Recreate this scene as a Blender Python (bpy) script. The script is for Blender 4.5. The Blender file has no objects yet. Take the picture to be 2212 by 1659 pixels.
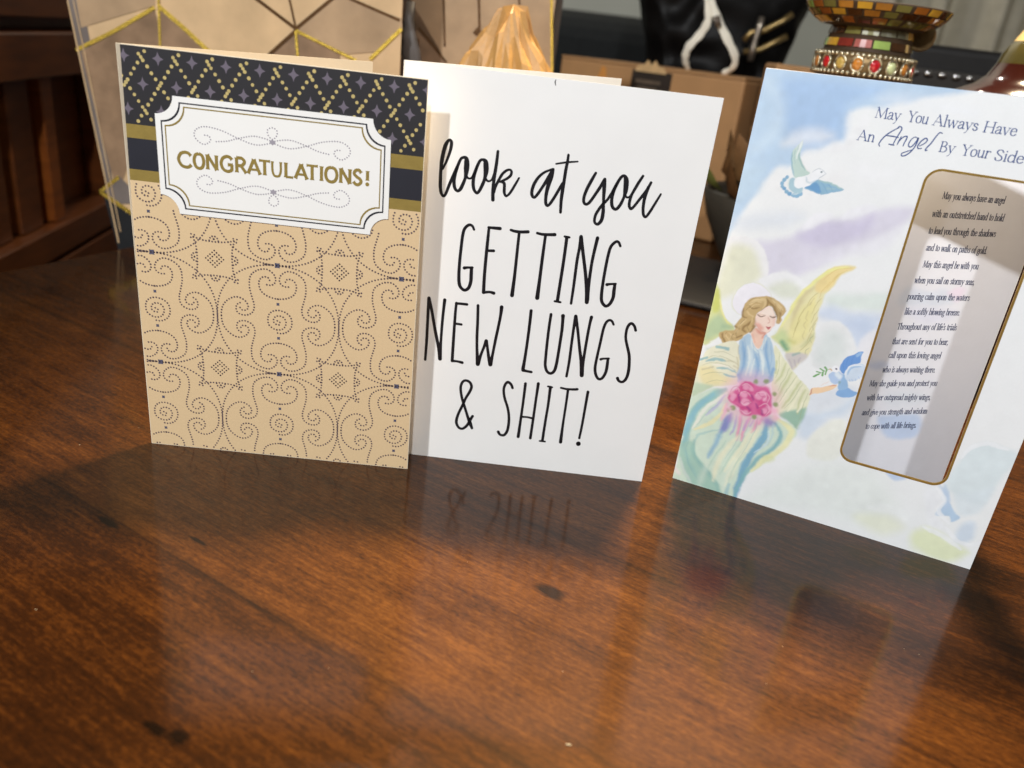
import bpy, math, random
import numpy as np
from mathutils import Vector, Matrix, noise
from mathutils.geometry import tessellate_polygon

random.seed(7)
SC = bpy.context.scene
COL = SC.collection

# ------------------------------------------------------------------ camera
EYE = np.array([0.0, 0.0, 0.200])
# rows: right, forward, up of the table expressed in lens axes (x right, y down, z forward)
RT = np.array([[0.9925919270777955, 0.12149595178436184, 0.0],
               [0.04787509811562344, -0.39112773059276307, 0.919090351022017],
               [0.11166575697324317, -0.9122816626795514, -0.394046858454963]])
FOCAL = 1715.0          # focal length for a picture 2212 wide
cam_data = bpy.data.cameras.new('camera')
cam = bpy.data.objects.new('camera', cam_data)
COL.objects.link(cam)
cam.matrix_world = Matrix(((RT[0][0], -RT[0][1], -RT[0][2], EYE[0]),
                           (RT[1][0], -RT[1][1], -RT[1][2], EYE[1]),
                           (RT[2][0], -RT[2][1], -RT[2][2], EYE[2]),
                           (0, 0, 0, 1)))
cam_data.sensor_width = 36.0
cam_data.lens = FOCAL / 2212.0 * 36.0
cam_data.clip_start = 0.01
cam_data.clip_end = 30.0
cam_data.dof.use_dof = True
cam_data.dof.focus_distance = 0.375
cam_data.dof.aperture_fstop = 8.5
SC.camera = cam

# ------------------------------------------------------------------ light
world = bpy.data.worlds.new('World')
SC.world = world
world.use_nodes = True
bg = world.node_tree.nodes['Background']
bg.inputs[0].default_value = (1.0, 0.90, 0.80, 1)
bg.inputs[1].default_value = 0.065


def lamp(name, kind, loc, power, color, radius, aim=None, spot=None, blend=0.5):
    d = bpy.data.lights.new(name, kind)
    d.energy = power
    d.color = color
    d.shadow_soft_size = radius
    if spot:
        d.spot_size = math.radians(spot)
        d.spot_blend = blend
    o = bpy.data.objects.new(name, d)
    COL.objects.link(o)
    o.location = loc
    if aim is not None:
        o.rotation_euler = (Vector(aim) - Vector(loc)).to_track_quat('-Z', 'Y').to_euler()
    return o


lamp('ceiling_or_fill_lamp', 'POINT', (-0.03, -0.85, 1.06), 39, (0.97, 0.985, 1.0), 0.03)
lamp('ceiling_or_fill_lamp', 'POINT', (-0.58, -0.66, 1.08), 70, (0.97, 0.985, 1.0), 0.03)
lamp('ceiling_or_fill_lamp', 'POINT', (0.95, -0.95, 1.15), 13, (0.97, 0.985, 1.0), 0.05)
lamp('ceiling_or_fill_lamp', 'POINT', (-0.35, 2.05, 1.9), 30, (1.0, 0.93, 0.82), 0.06)  # added fill with no known fixture; brightens the far wall, curtain and purse
lamp('table_downlight', 'SPOT', (0.20, 0.80, 1.25), 270, (1.0, 0.80, 0.54), 0.085, (0.12, 0.29, 0.0), 42, 1.0)

SC.view_settings.view_transform = 'Standard'
SC.view_settings.look = 'None'
SC.view_settings.exposure = 0.0
SC.view_settings.gamma = 1.0
SC.view_settings.use_curve_mapping = False
SC.cycles.max_bounces = 8
SC.cycles.use_denoising = True


# ------------------------------------------------------------------ geometry helpers
def ray(px, py):
    return RT @ np.array([(px - 1106.0) / FOCAL, (py - 829.5) / FOCAL, 1.0])


def at(px, py, y):                     # sight line met at depth y
    r = ray(px, py)
    return EYE + r * (y / r[1])


def ground(px, py, z=0.0):
    r = ray(px, py)
    return EYE + r * ((z - EYE[2]) / r[2])


def onplane(px, py, p, yaw):           # sight line met on an upright plane through p
    n = np.array([-math.sin(yaw), math.cos(yaw), 0])
    r = ray(px, py)
    return EYE + r * ((np.array(p) - EYE).dot(n) / r.dot(n))


def lin(c):
    return tuple(((v / 255.0) / 12.92 if v / 255.0 <= 0.04045 else ((v / 255.0 + 0.055) / 1.055) ** 2.4) for v in c)


def smooth(P, n=6, closed=False):      # Catmull-Rom through points of any dimension
    P = [np.array(p, float) for p in P]
    if len(P) < 3 and not closed:
        return P
    out = []
    m = len(P)
    rng = range(m) if closed else range(m - 1)
    for i in rng:
        if closed:
            a, b, c, d = P[(i - 1) % m], P[i], P[(i + 1) % m], P[(i + 2) % m]
        else:
            b, c = P[i], P[i + 1]
            a = P[i - 1] if i > 0 else 2 * b - c
            d = P[i + 2] if i + 2 < m else 2 * c - b
        for k in range(n):
            t = k / n
            out.append(0.5 * (2 * b + (c - a) * t + (2 * a - 5 * b + 4 * c - d) * t * t + (3 * b - a - 3 * c + d) * t ** 3))
    if not closed:
        out.append(P[-1])
    return out


def along(P, step, closed=False):      # points spaced evenly along a polyline
    P = [np.array(p, float) for p in P]
    if closed:
        P = P + [P[0]]
    seg = [np.linalg.norm(P[i + 1] - P[i]) for i in range(len(P) - 1)]
    L = sum(seg)
    n = max(1, round(L / step))
    out = []
    i, acc = 0, 0.0
    for k in range(n + (0 if closed else 1)):
        d = L * k / n
        while i < len(seg) - 1 and acc + seg[i] < d:
            acc += seg[i]
            i += 1
        t = (d - acc) / seg[i] if seg[i] > 0 else 0
        out.append(P[i] + (P[i + 1] - P[i]) * min(1, t))
    return out


class MB:                              # collects faces; build() links them as ONE mesh object
    def __init__(s):
        s.v, s.f, s.m = [], [], []

    def poly(s, pts, mat=0):
        k = len(s.v)
        s.v += [tuple(map(float, p)) for p in pts]
        s.f.append(tuple(range(k, k + len(pts))))
        s.m.append(mat)

    def mesh(s, vs, fs, mat=0):
        k = len(s.v)
        s.v += [tuple(map(float, p)) for p in vs]
        for f in fs:
            s.f.append(tuple(k + i for i in f))
            s.m.append(mat)

    def hexa(s, a, mat=0):             # eight corners: four below, four above, same order
        s.mesh(a, [(3, 2, 1, 0), (4, 5, 6, 7), (0, 1, 5, 4), (1, 2, 6, 5), (2, 3, 7, 6), (3, 0, 4, 7)], mat)

    def box(s, x0, x1, y0, y1, z0, z1, mat=0):
        s.hexa([(x0, y0, z0), (x1, y0, z0), (x1, y1, z0), (x0, y1, z0), (x0, y0, z1), (x1, y0, z1), (x1, y1, z1), (x0, y1, z1)], mat)

    def lathe(s, prof, c=(0, 0, 0), n=40, mat=0):
        k = len(s.v)
        for r, z in prof:
            for i in range(n):
                a = 2 * math.pi * i / n
                s.v.append((c[0] + r * math.cos(a), c[1] + r * math.sin(a), c[2] + z))
        for j in range(len(prof) - 1):
            for i in range(n):
                s.f.append((k + j * n + i, k + j * n + (i + 1) % n, k + (j + 1) * n + (i + 1) % n, k + (j + 1) * n + i))
                s.m.append(mat)

    def tube(s, P, r, n=10, mat=0, flat=None):
        P = [Vector(p) for p in P]
        k = len(s.v)
        up = Vector((0, 0, 1))
        for i, p in enumerate(P):
            t = (P[min(i + 1, len(P) - 1)] - P[max(i - 1, 0)]).normalized()
            a = t.cross(up)
            if a.length < 1e-3:
                a = t.cross(Vector((0, 1, 0)))
            a.normalize()
            b = a.cross(t).normalized()
            rr = r[i] if isinstance(r, (list, tuple)) else r
            for j in range(n):
                q = 2 * math.pi * j / n
                w = p + a * (math.cos(q) * rr) + b * (math.sin(q) * rr)
                if flat is not None:   # squash across one direction
                    fv = Vector(flat[0])
                    dd = (w - p).dot(fv)
                    w = w - fv * dd * (1 - flat[1])
                s.v.append(tuple(w))
        for i in range(len(P) - 1):
            for j in range(n):
                s.f.append((k + i * n + j, k + i * n + (j + 1) % n, k + (i + 1) * n + (j + 1) % n, k + (i + 1) * n + j))
                s.m.append(mat)
        s.f.append(tuple(k + j for j in range(n - 1, -1, -1)))
        s.m.append(mat)
        s.f.append(tuple(k + (len(P) - 1) * n + j for j in range(n)))
        s.m.append(mat)

    def ball(s, c, r, n=12, mat=0, sq=(1, 1, 1)):
        prof = [(r * math.sin(math.pi * i / n), -r * math.cos(math.pi * i / n)) for i in range(n + 1)]
        k = len(s.v)
        s.lathe([(max(a, 1e-6), b) for a, b in prof], (0, 0, 0), 2 * n, mat)
        for i in range(k, len(s.v)):
            x, y, z = s.v[i]
            s.v[i] = (c[0] + x * sq[0], c[1] + y * sq[1], c[2] + z * sq[2])

    def build(s, name, mats, parent=None, shade=False):
        me = bpy.data.meshes.new(name)
        me.from_pydata(s.v, [], s.f)
        if not isinstance(mats, (list, tuple)):
            mats = [mats]
        for m in mats:
            me.materials.append(m)
        me.polygons.foreach_set('material_index', s.m)
        if shade:
            me.polygons.foreach_set('use_smooth', [True] * len(s.f))
        me.update()
        o = bpy.data.objects.new(name, me)
        COL.objects.link(o)
        if parent is not None:
            o.parent = parent
        return o


def thing(name, label, cat, loc=(0, 0, 0), rz=0.0, group=None):
    o = bpy.data.objects.new(name, None)
    COL.objects.link(o)
    o.location = tuple(map(float, loc))
    o.rotation_euler = (0, 0, rz)
    o['label'] = label
    o['category'] = cat
    if group:
        o['group'] = group
    return o


def tag(o, label, cat, group=None):
    o['label'] = label
    o['category'] = cat
    if group:
        o['group'] = group
    return o


def struct(o):
    o['kind'] = 'structure'
    return o


def bevel(o, w, seg=2):
    m = o.modifiers.new('bevel', 'BEVEL')
    m.width = w
    m.segments = seg
    m.limit_method = 'ANGLE'
    return o


# ------------------------------------------------------------------ materials
def mat(name, c, rough=0.5, metal=0.0, var=0.06, scale=60.0, bump=0.0, bscale=400.0, coat=0.0, crough=0.1, spec=0.5, trans=0.0, stretch=(1, 1, 1), sheen=0.0):
    m = bpy.data.materials.new(name)
    m.use_nodes = True
    nt = m.node_tree
    b = nt.nodes['Principled BSDF']
    b.inputs['Roughness'].default_value = rough
    b.inputs['Metallic'].default_value = metal
    b.inputs['Specular IOR Level'].default_value = spec
    b.inputs['Coat Weight'].default_value = coat
    b.inputs['Coat Roughness'].default_value = crough
    b.inputs['Transmission Weight'].default_value = trans
    b.inputs['Sheen Weight'].default_value = sheen
    tc = nt.nodes.new('ShaderNodeTexCoord')
    mp = nt.nodes.new('ShaderNodeMapping')
    mp.inputs['Scale'].default_value = stretch
    nt.links.new(tc.outputs['Object'], mp.inputs[0])
    n = nt.nodes.new('ShaderNodeTexNoise')
    n.inputs['Scale'].default_value = scale
    n.inputs['Detail'].default_value = 5
    nt.links.new(mp.outputs[0], n.inputs['Vector'])
    r = nt.nodes.new('ShaderNodeValToRGB')
    l = lin(c)
    r.color_ramp.elements[0].position = 0.3
    r.color_ramp.elements[1].position = 0.7
    r.color_ramp.elements[0].color = tuple(max(0, v * (1 - var)) for v in l) + (1,)
    r.color_ramp.elements[1].color = tuple(min(1, v * (1 + var)) for v in l) + (1,)
    nt.links.new(n.outputs['Fac'], r.inputs[0])
    nt.links.new(r.outputs[0], b.inputs['Base Color'])
    if bump:
        n2 = nt.nodes.new('ShaderNodeTexNoise')
        n2.inputs['Scale'].default_value = bscale
        n2.inputs['Detail'].default_value = 3
        nt.links.new(mp.outputs[0], n2.inputs['Vector'])
        bp = nt.nodes.new('ShaderNodeBump')
        bp.inputs['Strength'].default_value = bump
        bp.inputs['Distance'].default_value = 0.001
        nt.links.new(n2.outputs['Fac'], bp.inputs['Height'])
        nt.links.new(bp.outputs[0], b.inputs['Normal'])
    return m


def print_mat(name):                   # ink colours stored on the printed sheet's vertices
    m = bpy.data.materials.new(name)
    m.use_nodes = True
    nt = m.node_tree
    b = nt.nodes['Principled BSDF']
    b.inputs['Roughness'].default_value = 0.42
    a = nt.nodes.new('ShaderNodeVertexColor')
    a.layer_name = 'ink'
    nt.links.new(a.outputs[0], b.inputs['Base Color'])
    return m


def wood_mat():
    m = bpy.data.materials.new('varnished_wood')
    m.use_nodes = True
    nt = m.node_tree
    N, L = nt.nodes, nt.links
    b = N['Principled BSDF']
    tc = N.new('ShaderNodeTexCoord')
    rot = N.new('ShaderNodeVectorRotate')
    rot.inputs['Axis'].default_value = (0, 0, 1)
    rot.inputs['Angle'].default_value = math.radians(29)
    L.new(tc.outputs['Object'], rot.inputs['Vector'])
    sep = N.new('ShaderNodeSeparateXYZ')
    L.new(rot.outputs[0], sep.inputs[0])

    def math_(op, a, b_=None, c=None):
        n = N.new('ShaderNodeMath')
        n.operation = op
        for i, v in enumerate((a, b_, c)):
            if v is None:
                continue
            if isinstance(v, (int, float)):
                n.inputs[i].default_value = v
            else:
                L.new(v, n.inputs[i])
        return n.outputs[0]

    def grainfield(sx, sy, detail=4, rough=0.55, dist=0.0, off=0.0):
        cmb = N.new('ShaderNodeCombineXYZ')
        L.new(math_('MULTIPLY', sep.outputs[0], sx), cmb.inputs[0])
        L.new(math_('MULTIPLY', sep.outputs[1], sy), cmb.inputs[1])
        cmb.inputs[2].default_value = off
        n = N.new('ShaderNodeTexNoise')
        n.inputs['Scale'].default_value = 1.0
        n.inputs['Detail'].default_value = detail
        n.inputs['Roughness'].default_value = rough
        n.inputs['Distortion'].default_value = dist
        L.new(cmb.outputs[0], n.inputs['Vector'])
        return n.outputs['Fac']
    mottle = grainfield(330, 700, 3, 0.6, 0.3, 23.0)
    drift = grainfield(1.6, 4.5, 3, 0.5, 0.6, 31.0)
    plank = math_('FLOOR', math_('DIVIDE', math_('SUBTRACT', sep.outputs[1], 0.163), 0.115))
    wn = N.new('ShaderNodeTexWhiteNoise')
    wn.noise_dimensions = '1D'
    L.new(plank, wn.inputs['W'])
    tone = grainfield(6, 17, 5, 0.6, 0.8)
    grain = grainfield(30, 380, 5, 0.65, 0.4, 3.0)
    pores = grainfield(110, 1500, 3, 0.6, 0.0, 7.0)
    flame = grainfield(3.5, 70, 4, 0.55, 1.6, 11.0)
    cloud = grainfield(60, 110, 4, 0.6, 0.4, 17.0)
    s = math_('ADD', math_('ADD', math_('MULTIPLY', tone, 0.27), 0.04), math_('MULTIPLY', grain, 0.34))
    s = math_('ADD', s, math_('ADD', math_('MULTIPLY', flame, 0.20), 0.05))
    s = math_('ADD', s, math_('MULTIPLY', cloud, 0.18))
    s = math_('ADD', s, math_('MULTIPLY', pores, 0.12))
    s = math_('ADD', s, math_('MULTIPLY', math_('SUBTRACT', mottle, 0.5), 0.34))
    s = math_('ADD', s, math_('MULTIPLY', math_('SUBTRACT', drift, 0.5), 0.36))
    s = math_('ADD', s, math_('MULTIPLY', math_('SUBTRACT', wn.outputs['Value'], 0.5), 0.05))
    s = math_('SUBTRACT', s, math_('MULTIPLY', math_('COMPARE', plank, -1.0, 0.2), 0.05))
    ramp = N.new('ShaderNodeValToRGB')
    cr = ramp.color_ramp
    cr.elements[0].position = 0.42
    cr.elements[0].color = (0.0060, 0.0018, 0.0004, 1)
    cr.elements[1].position = 0.88
    cr.elements[1].color = (0.112, 0.0385, 0.0058, 1)
    e = cr.elements.new(0.58)
    e.color = (0.0190, 0.0053, 0.0008, 1)
    e = cr.elements.new(0.70)
    e.color = (0.050, 0.0150, 0.0020, 1)
    L.new(s, ramp.inputs[0])
    # knots and dark blemishes in the boards
    dark = None
    for (kx, ky, a_, b_) in KNOTS:
        dx = math_('MULTIPLY', math_('SUBTRACT', sep.outputs[0], kx), 1.0 / a_)
        dy = math_('MULTIPLY', math_('SUBTRACT', sep.outputs[1], ky), 1.0 / b_)
        d = math_('SQRT', math_('ADD', math_('MULTIPLY', dx, dx), math_('MULTIPLY', dy, dy)))
        d = math_('ADD', d, math_('MULTIPLY', math_('SUBTRACT', cloud, 0.5), 1.6))
        d = math_('ADD', d, math_('MULTIPLY', math_('SUBTRACT', grain, 0.5), 0.9))
        mr = N.new('ShaderNodeMapRange')
        mr.interpolation_type = 'SMOOTHSTEP'
        mr.inputs['From Min'].default_value = 0.55
        mr.inputs['From Max'].default_value = 1.35
        mr.inputs['To Min'].default_value = 0.12
        mr.inputs['To Max'].default_value = 1.0
        L.new(d, mr.inputs['Value'])
        dark = mr.outputs[0] if dark is None else math_('MULTIPLY', dark, mr.outputs[0])
    # joint lines between boards
    fr = math_('FRACT', math_('DIVIDE', math_('SUBTRACT', sep.outputs[1], 0.163), 0.115))
    edge = math_('MINIMUM', fr, math_('SUBTRACT', 1.0, fr))
    mr = N.new('ShaderNodeMapRange')
    mr.inputs['From Min'].default_value = 0.0
    mr.inputs['From Max'].default_value = 0.035
    mr.inputs['To Min'].default_value = 0.55
    mr.inputs['To Max'].default_value = 1.0
    L.new(edge, mr.inputs['Value'])
    dark = math_('MULTIPLY', dark, mr.outputs[0])
    mx = N.new('ShaderNodeVectorMath')
    mx.operation = 'SCALE'
    L.new(ramp.outputs[0], mx.inputs[0])
    L.new(dark, mx.inputs['Scale'])
    L.new(mx.outputs[0], b.inputs['Base Color'])
    b.inputs['Specular IOR Level'].default_value = 0.07
    b.inputs['Specular Tint'].default_value = (1.0, 0.55, 0.18, 1)
    rr = N.new('ShaderNodeMapRange')
    rr.inputs['To Min'].default_value = 0.36
    rr.inputs['To Max'].default_value = 0.50
    L.new(grain, rr.inputs['Value'])
    L.new(rr.outputs[0], b.inputs['Roughness'])
    b.inputs['Coat Weight'].default_value = 0.6
    b.inputs['Coat Roughness'].default_value = 0.12
    bp = N.new('ShaderNodeBump')
    bp.inputs['Strength'].default_value = 0.10
    bp.inputs['Distance'].default_value = 0.0005
    L.new(math_('ADD', grain, pores), bp.inputs['Height'])
    L.new(bp.outputs[0], b.inputs['Normal'])
    return m


def grain_xy(px, py):                  # table point in board-aligned axes
    g = ground(px, py)
    a = math.radians(29)
    return (g[0] * math.cos(a) - g[1] * math.sin(a), g[0] * math.sin(a) + g[1] * math.cos(a))


KNOTS = []
for px, py, a_, b_ in ((1188, 1279, .0065, .0032), (388, 1592, .0036, .0030), (235, 1128, .0058, .0016), (335, 1572, .004, .0016), (428, 1168, .005, .0009)):
    q = grain_xy(px, py)
    KNOTS.append((q[0], q[1], a_, b_))

M = {}
M['wood'] = wood_mat()
M['paper_cream'] = mat('cream_card_stock', (236, 222, 196), .6, var=.02, bump=.05, bscale=3000)
M['paper_tan'] = mat('tan_printed_stock', (221, 193, 151), .5, var=.025, scale=900, bump=.05, bscale=3000)
M['paper_white'] = mat('white_card_stock', (237, 237, 235), .45, var=.015, scale=40, bump=.03, bscale=2500)
M['paper_plaque'] = mat('white_plaque_stock', (240, 239, 235), .5, var=.012)
M['ink_black'] = mat('black_ink', (22, 22, 27), .4, var=.1)
M['ink_charcoal'] = mat('charcoal_ink', (47, 46, 49), .42, var=.06)
M['ink_navy'] = mat('navy_ink', (40, 41, 49), .45, var=.06)
M['ink_star'] = mat('mauve_ink', (108, 100, 112), .45, var=.05)
M['ink_dot'] = mat('brown_violet_ink', (96, 80, 84), .5, var=.08)
M['ink_square'] = mat('slate_ink', (84, 84, 104), .5, var=.08)
M['ink_grey'] = mat('grey_ink', (158, 153, 162), .5, var=.05)
M['ink_blue'] = mat('blue_ink', (74, 92, 142), .5, var=.06)
M['ink_verse'] = mat('dark_blue_ink', (40, 50, 88), .5, var=.06)
M['foil'] = mat('gold_foil', (158, 136, 72), .42, metal=.25, var=.08, scale=200, bump=.1, bscale=900)
M['foil_dot'] = mat('pale_gold_foil', (204, 184, 122), .4, metal=.2, var=.12, scale=500)
M['foil_edge'] = mat('bright_gold_foil', (200, 162, 82), .3, metal=.7, var=.15, scale=160, bump=.25, bscale=600)
M['print'] = print_mat('printed_picture')

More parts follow.
